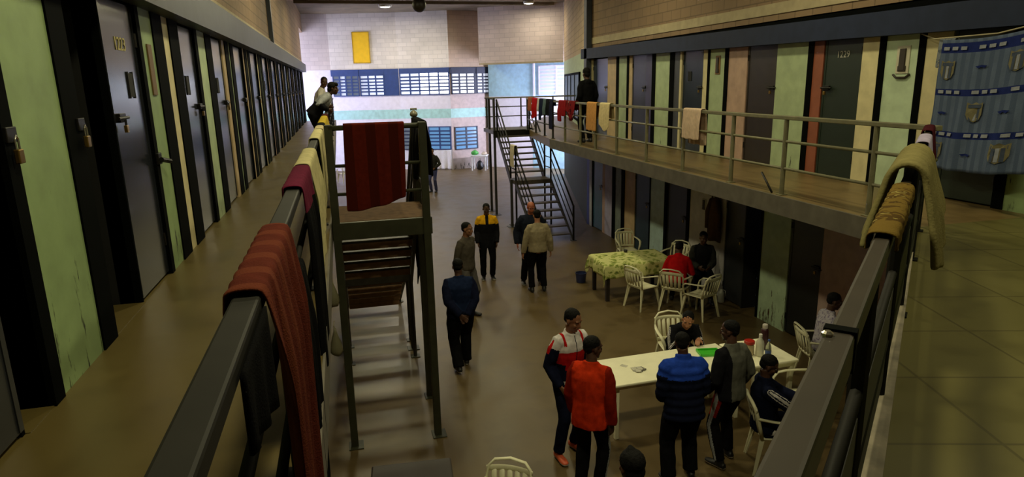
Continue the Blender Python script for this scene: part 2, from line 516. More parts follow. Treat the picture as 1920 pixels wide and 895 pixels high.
# two open doorways: dark cell behind, far reveal, a strip of brown inner wall
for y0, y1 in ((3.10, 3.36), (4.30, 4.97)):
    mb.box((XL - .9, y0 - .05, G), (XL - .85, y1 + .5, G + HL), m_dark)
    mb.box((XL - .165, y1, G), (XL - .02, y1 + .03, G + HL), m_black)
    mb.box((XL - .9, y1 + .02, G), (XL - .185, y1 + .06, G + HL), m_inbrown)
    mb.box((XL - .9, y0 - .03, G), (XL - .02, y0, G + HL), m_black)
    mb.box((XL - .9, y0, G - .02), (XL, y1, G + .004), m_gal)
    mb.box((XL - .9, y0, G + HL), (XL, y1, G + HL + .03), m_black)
mb.box((XL - .3, -4, G + HL), (XL, 31, G + HL + .01), m_black)
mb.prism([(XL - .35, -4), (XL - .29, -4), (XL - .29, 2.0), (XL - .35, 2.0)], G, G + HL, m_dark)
for y0, y1, c, nn in ldoors:
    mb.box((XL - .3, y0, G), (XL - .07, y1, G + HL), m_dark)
# block wall above
mb.box((XL - .3, -4, G + HL + .32), (XL, 31.3, ROOF), m_blockY)
mb.box((XL - .3, 31.3, 6.75), (XL, 34.4, ROOF), m_blockY)
mb.box((XL, -4, G + HL + .33), (XL + .02, 31.3, G + HL + .47), m_creamband)
mb.box((-6.6, 30.7, 0), (XL - .01, 31, ROOF), m_lav)
# ground storey under the gallery
mb.box((XL - .3, -4, 0), (XL, 31, 2.5), m_plain)
mb.build('wall_left', kind='structure')
mb = MB(); mb.box((XL - .02, -4, G + HL), (XL + .16, 31.2, G + HL + .33), m_beamL)
mb.build('trim_2', kind='structure')
for i, (y0, y1, c, nn) in enumerate(ldoors):
    cell_door(1, y0, y1, G, HL - .01, c, nn, slot=(i in (1, 2, 3, 6)), lockside=(0 if i in (1,) else 1))
# unseen tall window and side bay, added to light the far walls
m_side = emit('side_fill_pane', (225, 228, 255), SIDE_FILL_PANE)
mb = MB()
for k in range(5):
    y = 31.1 + k * .88
    mb.box((-6.32, y - .04, .9), (-6.24, y + .04, 6.6), m_bluefr)
for z0 in (.9, 2.3, 3.72, 5.12, 6.52):
    mb.box((-6.32, 31.06, z0), (-6.24, 34.66, z0 + .08), m_bluefr)
w = mb.build('window_1', kind='structure')
mb = MB(); mb.box((-6.36, 31.1, .95), (-6.33, 34.62, 6.55), m_side); mb.build('pane', w)

# ---------------- right wall, upper storey
def zr(y):
    return 4.655 + (y - 5.5) * 0.0115     # underside of the right beam follows its slight fall
HR = 2.06
RSEG = [  # (y_near, y_far, colour, proud)
 (-4, 4.75, 'green', 0), (4.75, 4.85, 'black', .012), (4.85, 5.47, 'green', 0), (5.47, 5.60, 'black', .012),
 (6.35, 6.71, 'cream', .0), (6.71, 6.81, 'black', .012), (6.81, 7.32, 'mint', 0), (7.32, 7.43, 'black', .012), (7.43, 7.73, 'cream', 0),
 (8.48, 8.69, 'red', 0), (8.69, 8.81, 'black', .012), (8.81, 9.56, 'palegreen', 0),
 (10.38, 10.95, 'pink', 0), (10.95, 11.07, 'black', .012), (11.07, 11.58, 'palegreen', 0), (11.58, 11.66, 'black', .012), (11.66, 11.83, 'cream', 0),
 (12.64, 12.72, 'cream', .02), (12.72, 12.99, 'dgrey', 0), (12.99, 13.18, 'black', .012), (13.18, 13.85, 'palegreen', 0), (13.85, 14.02, 'black', .012),
 (14.02, 14.33, 'purple', 0), (15.10, 15.27, 'beige', 0), (15.27, 15.39, 'black', .012), (15.39, 15.88, 'palegreen', 0), (15.88, 16.04, 'black', .012),
 (16.04, 16.62, 'beige', 0), (17.68, 17.79, 'cream', .02), (17.79, 18.1, 'mint', 0)]
RDOOR = [(5.60, 6.35, 'dgreen', None, 1), (7.73, 8.48, 'dgreen', '1229', 1), (9.56, 10.38, 'brown', None, 0), (11.83, 12.64, 'slate', None, 0),
         (14.33, 15.10, 'dark', None, 0), (16.62, 17.68, 'slate', None, 0)]
mb = side_wall('wall_right', -1, RSEG, G, HR, G + HR)
for y0, y1, c, nn, ls in RDOOR:
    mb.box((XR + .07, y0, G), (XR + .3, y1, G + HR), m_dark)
mb.box((XR, -4, G + HR), (XR + .3, 18.1, G + HR + .3), m_black)
mb.box((XR, -4, G + HR + .28), (XR + .3, 18.1, ROOF), m_blockY)
mb.box((XR - .02, -4, G + HR + .40), (XR, 18.1, G + HR + .57), m_creamband)
# ---------------- right wall, ground storey
LSEG = [(-4, 5.8, 'lgreen', 0), (6.6, 8.14, 'lpink', 0), (8.90, 9.62, 'lgreen', 0), (9.62, 9.68, 'black', .012), (10.78, 12.10, 'lwhite', 0), (12.10, 12.23, 'black', .012),
        (13.12, 13.23, 'black', .012), (13.23, 13.92, 'lblue', 0), (13.92, 13.98, 'black', .010), (14.79, 15.39, 'beige', 0), (15.39, 15.6, 'black', .012), (15.6, 15.99, 'grey', 0),
        (15.99, 16.2, 'black', .012), (16.2, 16.72, 'lav', 0), (16.72, 16.90, 'pink', 0), (17.63, 17.68, 'black', .010), (17.68, 17.90, 'white', 0), (17.90, 18.1, 'blue', 0)]
LDOOR = [(5.8, 6.6, 'black', None, 0), (8.14, 8.90, 'black', None, 0), (10.13, 10.78, 'dark', None, 0), (12.23, 13.12, 'black', None, 0),
         (13.98, 14.79, 'dteal', None, 0), (16.90, 17.63, 'teal', None, 0)]
for y0, y1, c, dp in LSEG:
    mb.box((XR - dp, y0, 0), (XR + .3, y1, 2.14), PAN[c])
for y0, y1, c, nn, ls in LDOOR:
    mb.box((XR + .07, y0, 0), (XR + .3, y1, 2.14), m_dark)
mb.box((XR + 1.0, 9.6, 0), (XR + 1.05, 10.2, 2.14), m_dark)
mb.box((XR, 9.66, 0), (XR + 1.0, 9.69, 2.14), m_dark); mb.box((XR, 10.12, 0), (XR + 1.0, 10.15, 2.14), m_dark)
mb.box((XR - .05, -4, 2.12), (XR + .3, 18.1, 2.5), m_black)
# angled wall past the last door, with its dark shuttered window
def seg_T(p0, p1):
    u = Vector((p1[0] - p0[0], p1[1] - p0[1], 0)); L = u.length; u.normalize()
    return Matrix(((u.x, u.y, 0, p0[0]), (u.y, -u.x, 0, p0[1]), (0, 0, 1, 0), (0, 0, 0, 1))), L
# for a segment run left to right as seen from the hall: local x along, local y towards the viewer, z up
TD, LD = seg_T((9.9, 28.7), (XR, 18.1))
mb.box((0, -.3, 5.05), (LD, 0, ROOF), m_blockX and mat('tan_blocks_far', (190, 166, 130), rough=0.8, kind='blocks', axis='Y'), TD)
m_palegr = mat('pale_green_wall', (176, 190, 150), rough=0.65)
mb.box((0, -.3, 4.55), (LD, 0, 5.05), m_palegr, TD)
mb.box((0, -.3, G), (LD, 0, 4.55), m_palegr, TD)
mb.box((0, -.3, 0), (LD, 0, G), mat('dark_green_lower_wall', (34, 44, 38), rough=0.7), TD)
mb.build('wall_right', kind='structure')
mb = MB()
# tapered navy beam over the upper cells
ya, yb = 3.0, 18.2
vs = []
for y, zlo, zhi in ((ya, zr(ya), 4.94), (yb, zr(yb), 5.07)):
    vs += [(XR - .17, y, zlo), (XR + .02, y, zlo), (XR + .02, y, zhi), (XR - .17, y, zhi)]
mb.add(vs, [(0, 1, 2, 3), (7, 6, 5, 4), (0, 4, 5, 1), (1, 5, 6, 2), (2, 6, 7, 3), (3, 7, 4, 0)], m_beamR)
mb.build('trim_3', kind='structure')
mb = MB(); mb.box((LD * .10, -.02, 2.95), (LD * .78, .04, 4.42), DOORM['dteal'], TD)
for k in range(5):
    x = LD * (.10 + .17 * k)
    mb.box((x - .04, -.02, 2.9), (x + .04, .06, 4.46), m_black, TD)
mb.box((LD * .09, -.02, 4.40), (LD * .79, .06, 4.48), m_black, TD); mb.box((LD * .09, -.02, 2.88), (LD * .79, .06, 2.96), m_black, TD)
mb.build('window_2', kind='structure')
for i, (y0, y1, c, nn, ls) in enumerate(RDOOR):
    cell_door(-1, y0, y1, G, HR - .01, c, nn, slot=(i in (3,)), lockside=ls, numcol=mat('worn_white_stencil', (176, 172, 160), rough=0.7))
for i, (y0, y1, c, nn, ls) in enumerate(LDOOR):
    cell_door(-1, y0, y1, 0, 2.10, c, nn, slot=False, lockside=ls)

# ---------------- far wall: faceted, with window bands
FA = [(-6.3, 35.0), (-0.27, 34.3), (2.95, 33.5), (5.3, 32.4), (7.35, 32.95)]
TA, LA = seg_T(FA[0], FA[1]); TB, LB = seg_T(FA[1], FA[2]); TC, LC = seg_T(FA[2], FA[3]); TDf, LDf = seg_T(FA[3], FA[4])
TE, LE = seg_T((6.54, 31.2), (9.9, 28.75))
TR, LR = seg_T((7.3, 32.7), (11.3, 29.8))
mb = MB()
for T, L, up in ((TA, LA, mat('grey_mauve_blocks', (196, 186, 180), rough=0.8, kind='blocks', axis='X', mortar=.85)), (TB, LB, m_blockX), (TC, LC, m_blockX), (TDf, LDf, m_blockD)):
    low = m_lav if up is not m_blockD else mat('mauve_grey_paint', (196, 178, 176), rough=0.65)
    mb.box((0, -.3, 4.97), (L, 0, ROOF), up, T)
    mb.box((0, -.3, 3.0), (L, 0, 4.97), low, T)
    mb.box((0, -.3, 2.55), (L, .004, 3.0), m_turq, T)
    mb.box((0, -.3, 0), (L, 0, 2.55), low, T)
    mb.box((0, -.3, 0), (L, .01, .55), mat('stained_skirting_paint', (150, 138, 134), rough=0.7, kind='scuffed', zlo=0, zhi=.7, tlo=.5), T) if up is m_blockD else None
# protruding upper block and the recess below it
mb.box((0, -1.6, 5.08), (LE, 0, ROOF), m_blockE, TE)
mb.box((0, -.02, 5.02), (LE, .03, 5.1), m_creamband, TE)
mb.box((0, -.3, 3.52), (LR, 0, 5.2), m_sky, TR)
mb.box((0, -.3, 0), (LR, 0, 3.52), m_lav, TR)
mb.box((2.3, 0, 0), (LR, .01, 1.6), m_sky, TR)
mb.box((2.38, 0, 3.5), (2.46, .08, 5.1), m_lav, TR)
mb.build('wall_far', kind='structure')
mb = MB(); mb.box((-6.6, 35.35, 0), (11.5, 35.6, ROOF), m_plain); mb.box((-6.6, 30.7, 0), (-6.38, 35.5, ROOF), m_plain); mb.box((11.3, 27, 0), (11.5, 35, ROOF), m_plain); mb.build('wall_outer', kind='structure')
mb = MB(); mb.box((XL - .3, -4.3, 0), (XR + .3, -4, ROOF), m_plain); mb.build('wall_behind', kind='structure')

_wn = [2]
def louvre_window(T, x0, x1, z0, z1, ncol, nrow, fr, pane, fw=.05, head=0.0, panes=None):
    _wn[0] += 1
    mb = MB()
    mb.box((x0 - fw, 0, z1), (x1 + fw, .06, z1 + fw + head), fr, T); mb.box((x0 - fw, 0, z0 - fw), (x1 + fw, .06, z0), fr, T)
    mb.box((x0 - fw, 0, z0 - fw), (x0, .06, z1 + fw), fr, T); mb.box((x1, 0, z0 - fw), (x1 + fw, .06, z1 + fw), fr, T)
    for c in range(1, ncol):
        x = x0 + (x1 - x0) * c / ncol
        mb.box((x - .035, 0, z0), (x + .035, .055, z1), fr, T)
    for r in range(1, nrow):
        z = z0 + (z1 - z0) * r / nrow
        mb.box((x0, .01, z - .035), (x1, .05, z + .035), fr, T)
    w = mb.build('window_%d' % _wn[0], kind='structure')
    for c in range(ncol):
        a = x0 + (x1 - x0) * c / ncol; b = x0 + (x1 - x0) * (c + 1) / ncol
        m = panes[c] if panes else pane
        p = MB(); p.box((a, .002, z0), (b, .012, z1), m, T); p.build('pane', w)
    return w
p_bright = emit('bright_sky_pane', (250, 250, 255), PANE_BRIGHT)
p_bright2 = emit('clear_sky_pane', (235, 238, 250), 3.0)
p_mid = emit('mid_sky_pane', (205, 212, 235), 1.1)
p_dim = emit('dim_pane', (150, 160, 175), PANE_DIM, (70, 80, 90))
p_half = emit('half_lit_pane', (200, 205, 225), 0.62)
louvre_window(TB, .12, 1.30, 3.74, 4.66, 4, 6, m_bluefr, p_dim, head=.25, panes=[p_dim, p_half, p_dim, p_dim])
louvre_window(TB, 1.45, 2.55, 3.74, 4.66, 3, 6, m_bluefr, p_half, head=.25, panes=[p_half, p_mid, p_mid])
mb = MB(); mb.box((2.6, 0, 3.69), (LB, .05, 4.97), m_bluefr, TB); mb.box((0, 0, 4.66), (LB, .045, 4.97), m_bluefr, TB); mb.build('trim_4', kind='structure')
louvre_window(TC, .10, LC - .06, 3.74, 4.72, 5, 6, m_bluefr, p_mid, head=.2, panes=[p_mid, p_mid, p_bright, p_bright, p_bright])
louvre_window(TDf, .12, 1.30, 3.74, 4.66, 3, 6, m_navyfr, p_half, head=.25, panes=[p_mid, p_bright2, p_bright2])
louvre_window(TDf, 1.50, 2.10, 3.74, 4.66, 2, 6, m_navyfr, p_half, head=.25)
mb = MB(); mb.box((0, 0, 4.66), (LDf, .045, 4.97), m_navyfr, TDf); mb.box((1.3, 0, 3.69), (1.5, .045, 4.97), m_navyfr, TDf); mb.build('trim_5', kind='structure')
p_blue = emit('blue_pane', (120, 175, 225), 0.55, (80, 120, 160))
louvre_window(TDf, .20, 1.36, 1.02, 2.05, 2, 6, m_navyfr, p_blue)
louvre_window(TC, .10, 1.30, 1.05, 2.10, 3, 6, m_navyfr, p_blue, panes=[p_dim, p_dim, p_dim])
louvre_window(TC, 1.45, 2.50, 1.05, 2.10, 2, 6, m_bluefr, p_blue)
p_pale = emit('pale_pane', (190, 215, 240), 0.4)
louvre_window(TR, 2.7, 4.4, 3.6, 4.9, 2, 8, m_lav, p_pale)

# unseen tall window beside the recess, added to brighten its back wall
mb = MB()
for y in (27.6, 28.5, 29.4):
    mb.box((11.20, y - .04, .5), (11.30, y + .04, 4.8), m_bluefr)
for z in (.5, 1.9, 3.3, 4.7):
    mb.box((11.20, 27.6, z), (11.30, 29.4, z + .08), m_bluefr)
_wn[0] += 1
w = mb.build('window_%d' % _wn[0], kind='structure')
mb = MB(); mb.box((11.27, 27.6, .55), (11.29, 29.4, 4.75), emit('recess_fill_pane', (228, 230, 255), RECESS_FILL_PANE)); mb.build('pane', w)

# vertical conduits on the block walls
mb = MB(); mb.box((XL, 16.8, G + HL + .3), (XL + .09, 16.95, ROOF), m_beamL); tg = mb.build('trim_6', kind='structure')
mb = MB(); mb.box((XR - .17, 17.75, G), (XR - .02, 17.95, ROOF), m_beamL); mb.build('trim_7', kind='structure')

# ---------------- lamps
def bay_lamp(x, y, z, watts, col, label, r=.26, flush=False):
    e = empty('ceiling_lamp', (x, y, z), 0, label, 'lamp', 'ceiling lamps')
    mb = MB()
    if flush:
        mb.lathe([(r * 1.08, 0), (r * 1.15, .03), (r * 1.15, .10), (r * .8, .14)], m_white, n=20)
    else:
        mb.lathe([(r, 0), (r * 1.02, .015), (r * .92, .16), (r * .5, .30), (r * .34, .34), (r * .34, .48), (r * .2, .5)], m_beamL, n=20)
    mb.build('lamp_housing', e, smooth=True)
    mb = MB(); mb.lathe([(r * .9, .012), (r * .88, .0), (r * .5, -.015)], emit('lamp_lens_%d' % (1 if flush else 2), (255, 246, 225), 9.0 if flush else 5.0), n=20)
    mb.build('lens', e, smooth=True)
    if not flush:
        mb = MB(); mb.tube([(0, 0, .48), (0, 0, ROOF - z)], .012, m_bolt, 8); mb.build('hanging_rod', e)
    l = bpy.data.lights.new('lamp_light', 'AREA'); l.shape = 'DISK'; l.size = r * 1.9; l.energy = watts; l.color = col
    lo = bpy.data.objects.new('lamp_light', l); COL.objects.link(lo); lo.parent = e; lo.location = (0, 0, -.05)
    return e
for x, sd in ((0.6, 'left'), (4.6, 'right')):
    for y, nm in ((2.5, 'first'), (8.0, 'second'), (13.5, 'third'), (19.0, 'fourth'), (23.6, 'fifth')):
        bay_lamp(x, y, 7.1, HALL_LAMP * (1.1 if y < 4 else 1) * (1.4 if x < 1 else 1.05), HALL_COL, 'hanging bay lamp of the %s row over the hall, %s from the near end' % (sd, nm))
bay_lamp(2.24, 30.0, ROOF - .14, FAR_LAMP, FAR_COL, 'lit round ceiling lamp above the yellow wall panel', .24, True)
bay_lamp(8.2, 28.4, ROOF - .14, FAR_LAMP * .2, FAR_COL, 'lit round ceiling lamp above the pale block wall over the blue recess', .2, True)
# ================================================================ RAILINGS AND STAIRS
m_railL = mat('rail_grey_paint', (32, 31, 28), rough=0.6, spec=.15, var=0.15, scale=10)
m_railR = mat('rail_olive_paint', (112, 108, 82), rough=0.5, var=0.18, scale=10)
m_railD = mat('rail_dark_paint', (24, 23, 20), rough=0.6, spec=.15, var=0.2, scale=8)
m_stair = mat('stair_green_paint', (50, 51, 35), rough=0.5, var=0.2, scale=8)
m_stairD = mat('stair_dark_paint', (44, 42, 38), rough=0.5, var=0.2, scale=8)
m_tread = mat('tread_plate', (50, 46, 38), rough=0.55, var=0.25, scale=12)
m_treadR = mat('tread_dark_plate', (72, 64, 56), rough=0.5, var=0.25, scale=12)

def rail_run(name, p0, p1, posts, ztop, mids, label, mtop, mpost, w=.07, hgt=.05, pr=.024, zf=G, group=None, mr=.018, side=None):
    """a straight railing: flat top bar, round mid rails, posts; everything in world coordinates"""
    a = Vector((p0[0], p0[1], 0)); b = Vector((p1[0], p1[1], 0)); L = (b - a).length
    T = Matrix.Translation(a) @ Matrix.Rotation(atan2(b.y - a.y, b.x - a.x), 4, 'Z')
    e = empty(name, (a.x, a.y, zf), 0, label, 'railing', group)
    inv = Matrix.Translation((-a.x, -a.y, -zf))
    mb = MB(); mb.bbox((0, -w / 2, ztop - hgt), (L, w / 2, ztop), mtop, .008, inv @ T); mb.build('top_rail', e)
    for z in mids:
        mb = MB(); mb.tube([inv @ T @ Vector((0, 0, z)), inv @ T @ Vector((L, 0, z))], mr, mpost, 8); mb.build('mid_rail', e, smooth=True)
    for d in posts:
        mb = MB(); mb.tube([inv @ T @ Vector((d, 0, zf - .16 if side else zf)), inv @ T @ Vector((d, 0, ztop - hgt + .01))], pr, mpost, 10)
        mb.bbox((d - .05, -.05, zf), (d + .05, .05, zf + .012), mpost, .003, inv @ T)
        mb.build('post', e, smooth=False)
    return e

ZT = 3.69
rail_run('gallery_railing', (-.265, .02), (-.265, 30.9), [.5, 2.4, 4.9, 7.3, 8.4, 10.5, 12.6, 14.7, 16.8, 18.9, 21, 23.1, 25.2, 27.3, 29.4], ZT, (3.02, 3.36),
         'long grey railing of the left gallery hung with towels', m_railL, m_railD, group=None)
# right gallery: posts measured along its run (distance from the near end at y = 4.95)
ry = [5.7, 7.15, 8.3, 9.7, 11.05, 12.4, 13.55, 14.5, 15.6]
rail_run('gallery_railing', (5.4, 4.95), (5.4, 16.4), [y - 4.95 for y in ry], 3.72, (3.06, 3.40),
         'olive railing of the right gallery in front of the upper cells', m_railR, m_railR, w=.06, hgt=.05, pr=.03, group=None)
rail_run('gallery_railing', (5.402, 16.43), (5.72, 20.2), [.2, 1.2, 2.4, 3.7], 3.72, (3.06, 3.40),
         'railing at the far end of the right gallery hung with clothes', m_railR, m_stairD, w=.05, hgt=.05, pr=.028)
rail_run('gallery_railing', (4.76, 21.95), (8.2, 21.95), [.05, 1.25, 2.4, 3.4], 3.72, (3.08, 3.40),
         'far railing behind the right stair head', m_railR, m_stairD, w=.045, hgt=.045, pr=.026)
# walkway railing, made of two overlapping box sections
CH0 = Vector((-0.178, 0.007, 0)); CH1 = Vector((5.342, 5.007, 0))
rail_run('walkway_railing', (CH0.x, CH0.y), (CH1.x, CH1.y), [.95, 2.0, 3.3, 4.7, 6.2, 7.38], 3.72, (3.05, 3.36),
         'wide flat railing of the diagonal walkway beside the camera corner', mat('walkway_rail_paint', (50, 43, 36), rough=0.5, spec=.25, var=0.12, scale=10), m_railD, w=.046, hgt=.06, pr=.026)
wr = [o for o in bpy.data.objects if o.name.startswith('walkway_railing')][0]
d = (CH1 - CH0).normalized(); TT = Matrix.Translation(CH0 - Vector((CH0.x, CH0.y, G))) @ Matrix.Rotation(atan2(d.y, d.x), 4, 'Z')
mb = MB(); mb.bbox((0.0, -.026, 3.655), (1.44, .026, 3.728), _M['walkway_rail_paint'], .007, TT)
mb.box((1.425, -.029, 3.65), (1.452, .029, 3.733), m_black, TT)
mb.build('rail_sleeve', wr)
for x in (1.40, .62):
    mb = MB(); mb.lathe([(.011, 0), (.011, .006), (.006, .010)], mat('bolt_steel', (190, 185, 170), rough=.25, metal=.9), n=10, c=tuple(TT @ Vector((x, .018, 3.727))))
    mb.build('bolt', wr)
mb = MB(); mb.box((0.15, -.012, 2.86), (7.3, .0, 3.30), mat('walkway_screen_paint', (30, 30, 28), rough=.6), TT); mb.build('screen_plate', wr)

def staircase(name, label, xl, xr, ytop, zt, ymid0, ymid1, zm, ybot, mtread, mframe, mrail, n1, n2, depth, thick=.035, deck=None, riser=0.0, mriser=None):
    """descending from y=ytop to y=ybot with one half landing"""
    sg = 1 if ybot > ytop else -1
    e = empty(name, ((xl + xr) / 2, ybot, 0), 0, label, 'staircase')
    O = Vector(((xl + xr) / 2, ybot, 0)); inv = Matrix.Translation(-O)
    def flight(ya, za, yb, zb, n):
        for k in range(1, n + 1):
            t = k / (n + 1)
            y = ya + (yb - ya) * t; z = za + (zb - za) * t
            mb = MB(); mb.bbox((xl + .03, y - depth / 2, z - thick), (xr - .03, y + depth / 2, z), mtread, .004, inv)
            if riser:
                mb.box((xl + .03, y - sg * depth / 2, z - riser), (xr - .03, y - sg * (depth / 2 - .012), z - thick), mriser or mtread, inv)
            mb.build('tread', e)
        for x in (xl, xr):
            mb = MB()
            vs = []
            for xx in (x - .02, x + .02):
                vs += [inv @ Vector((xx, ya, za - .20)), inv @ Vector((xx, ya, za + .03)), inv @ Vector((xx, yb, zb + .03)), inv @ Vector((xx, yb, zb - .20 if zb > .3 else 0.0))]
            mb.add(vs, [(0, 1, 2, 3), (7, 6, 5, 4), (0, 4, 5, 1), (1, 5, 6, 2), (2, 6, 7, 3), (3, 7, 4, 0)], mframe)
            mb.build('stringer', e)
    flight(ytop, zt, ymid0, zm, n1)
    flight(ymid1, zm, ybot, 0, n2)
    mb = MB(); mb.bbox((xl - .02, ymid0 - .02 * sg, zm - .12), (xr + .02, ymid1 + .02 * sg, zm), mtread, .006, inv); mb.build('half_landing', e)
    # hand rails: top, mid, low, following the flights
    pts = lambda x, h: [inv @ Vector((x, y, z + h)) for y, z in ((ytop, zt), (ymid0, zm), (ymid1, zm), (ybot, 0))]
    for x in (xl, xr):
        for h, r in ((.95, .024), (.62, .016), (.32, .016)):
            mb = MB(); mb.tube(pts(x, h), r, mrail, 8); mb.build('hand_rail', e, smooth=True)
        for y, z, zl in ((ytop, zt, zt), (ymid0, zm, 0), (ymid1, zm, 0), (ybot, 0, 0)):
            mb = MB(); mb.tube([inv @ Vector((x, y, zl)), inv @ Vector((x, y, z + .97))], .028, mrail, 8)
            if zl == 0:
                mb.bbox((x - .07, y - .07, 0), (x + .07, y + .07, .012), mframe, .003, inv)
            mb.build('post', e)
    return e, O, inv

# left stair: deck beside the gallery, then down away from the camera
sL, O, inv = staircase('metal_staircase', 'green metal staircase going down from the left gallery under the red hanging towel', -.14, .86, 8.32, 2.74, 9.75, 10.45, 1.37, 12.55,
                       m_tread, m_stair, m_stairD, 6, 6, .17, riser=.125, mriser=mat('riser_plate', (150, 118, 90), rough=0.6, var=0.25, scale=12))
mb = MB(); mb.bbox((-.18, 7.30, 2.66), (.9, 8.32, 2.74), mat('deck_plate', (84, 64, 46), rough=0.85, spec=.1, var=0.25, scale=12), .006, inv); mb.build('landing_deck', sL)
for y0, y1 in ((7.26, 7.31), (8.30, 8.35)):
    mb = MB(); mb.bbox((-.18, y0, 2.54), (.92, y1, 2.735), m_stair, .006, inv); mb.build('fascia_beam', sL)
for x, y, z1 in ((.86, 7.28, 3.80), (-.135, 7.30, 3.80), (.90, 8.33, 3.80)):
    mb = MB(); mb.bbox((x - .042, y - .042, 0), (x + .042, y + .042, z1), m_stair, .006, inv); mb.bbox((x - .07, y - .10, 0), (x + .10, y + .10, .012), m_stair, .003, inv)
    mb.build('post', sL)
mb = MB(); mb.bbox((.83, 10.05, 0), (.90, 10.12, 1.3), m_stair, .006, inv); mb.bbox((.77, 9.99, 0), (.96, 10.18, .012), m_stair, .003, inv); mb.build('post', sL)
for z, r in ((3.765, .028), (3.36, .018), (3.05, .018)):
    mb = MB(); mb.tube([inv @ Vector((-.135, 7.28, z)), inv @ Vector((.86, 7.28, z))], r, m_stair, 8); mb.build('landing_rail', sL, smooth=True)
    mb = MB(); mb.tube([inv @ Vector((.88, 7.28, z)), inv @ Vector((.90, 8.33, z))], r, m_stair, 8); mb.build('landing_rail', sL, smooth=True)
# curved brace under the deck
mb = MB(); mb.tube([inv @ Vector((.86, 7.30, 1.95)), inv @ Vector((.865, 7.42, 2.25)), inv @ Vector((.87, 7.62, 2.45)), inv @ Vector((.88, 7.95, 2.56))], .03, m_stair, 8); mb.build('brace', sL)

# right stair: comes down towards the camera from the far deck
sR, O, inv = staircase('metal_staircase', 'dark metal staircase with open treads rising to the right gallery', 4.78, 5.84, 20.35, 2.72, 18.75, 18.15, 1.42, 16.2,
                       m_treadR, m_stairD, m_railD, 7, 7, .24, riser=.0)
mb = MB(); mb.bbox((4.66, 20.3, 2.60), (6.1, 21.85, 2.72), m_treadR, .006, inv); mb.bbox((4.64, 20.27, 2.5), (6.0, 20.33, 2.73), m_railD, .006, inv); mb.build('landing_deck', sR)
for x, y, z1 in ((4.70, 21.1, 3.72), (4.70, 20.4, 3.72), (4.72, 18.45, 1.42)):
    mb = MB(); mb.bbox((x - .035, y - .035, 0), (x + .035, y + .035, z1), m_stairD, .005, inv); mb.bbox((x - .14, y - .14, 0), (x + .14, y + .14, .012), m_stairD, .003, inv); mb.build('post', sR)
mb = MB(); mb.tube([inv @ Vector((4.70, 21.1, 3.70)), inv @ Vector((4.70, 20.4, 3.70))], .024, m_railD, 8); mb.tube([inv @ Vector((4.70, 21.1, 3.70)), inv @ Vector((4.72, 21.75, 3.70))], .024, m_railD, 8); mb.build('landing_rail', sR)

# ================================================================ CLOTH
def cloth_mat(name, col, **kw):
    return mat(name, col, rough=0.95, spec=0.04, var=kw.pop('var', 0.14), scale=kw.pop('scale', 18), kind=kw.pop('kind', 'cloth'), bump=.35, bscale=kw.pop('bscale', 160), **kw)

def drape(name, P0, P1, zt, hw, ldrop, rdrop, m, label, cat, seed=0, wr=.018, waves=5, nu=26, skew=0.0, pinch=0.0, group=None, thick=.010, gap=.012, swing=0.0, notch=None, mats2=None, tilt=0.0, hump=0):
    """cloth folded over a bar from P0 to P1 (bar top zt, half width hw). ldrop / rdrop: lengths (or functions of u) hanging on the left / right of P0->P1"""
    rnd = random.Random(seed)
    P0 = Vector((P0[0], P0[1], 0)); P1 = Vector((P1[0], P1[1], 0))
    u_ = (P1 - P0); L = u_.length; u_.normalize(); nrm = Vector((u_.y, -u_.x, 0))      # to the right of P0->P1
    ph = [rnd.uniform(0, 6.28) for _ in range(6)]
    fl = ldrop if callable(ldrop) else (lambda u: ldrop)
    fr = rdrop if callable(rdrop) else (lambda u: rdrop)
    nd = 16; nt = 5
    vs = []; fs = []; cols = nd * 2 + nt
    R = hw + gap; hump = hump or .012
    for i in range(nu + 1):
        u = i / nu
        dl, dr = fl(u), fr(u)
        for j in range(cols):
            if j < nd:                                 # left fall, from the bottom up
                s = 1 - j / nd; off = -R; z = zt - dl * s; side = -1; dd = dl * s
            elif j >= nd + nt:
                s = (j - nd - nt + 1) / nd; off = R; z = zt - dr * s; side = 1; dd = dr * s
            else:
                t = (j - nd) / (nt - 1); a = pi * (1 - t)
                off = R * cos(a); z = zt + min(gap, .02) * .6 + hump * sin(a); side = 0; dd = 0; s = 0
            k = min(1, dd / .25)
            w = wr * k * (sin(u * waves * 6.28 + ph[0] + .8 * s) + .6 * sin(u * waves * 2.3 * 6.28 + ph[1] - 1.2 * s) + .5 * sin(u * 2.1 * 6.28 + ph[2] + 2 * s))
            w = wr * k * 1.15 + .55 * w; wt = .004 * sin(9 * u * 6.28 + ph[3]) * (1 - k)
            uu = .5 + (u - .5) * (1 - pinch * min(1, dd / .6)) + skew * dd / L
            p = P0 + u_ * (uu * L) + nrm * (off + side * w + wt + swing * dd * side)
            p.z = z + (.006 * sin(u * 14 + ph[4]) if side else 0) + tilt * (u - .5)
            vs.append(p)
    for i in range(nu):
        for j in range(cols - 1):
            a = i * cols + j
            fs.append((a, a + 1, a + cols + 1, a + cols))
    mb = MB(); mb.add(vs, fs, m)
    if mats2:
        for mm in mats2[0]:
            mb.mi(mm)
        for q, f in enumerate(fs):
            i, j = divmod(q, cols - 1)
            mb.m[q] = mats2[1]((i + .5) / nu, (j + .5) / (cols - 1))
    if notch:
        keep = [q for q in range(len(mb.f)) if not notch((q // (cols - 1) + .5) / nu, (q % (cols - 1)), nd, nt)]
        mb.f = [mb.f[q] for q in keep]; mb.m = [mb.m[q] for q in keep]
    o = mb.build(name, smooth=True)
    sm = o.modifiers.new('thickness', 'SOLIDIFY'); sm.thickness = thick; sm.offset = 0
    sb = o.modifiers.new('soft', 'SUBSURF'); sb.levels = 1; sb.render_levels = 1
    return tag(o, label, cat, group)

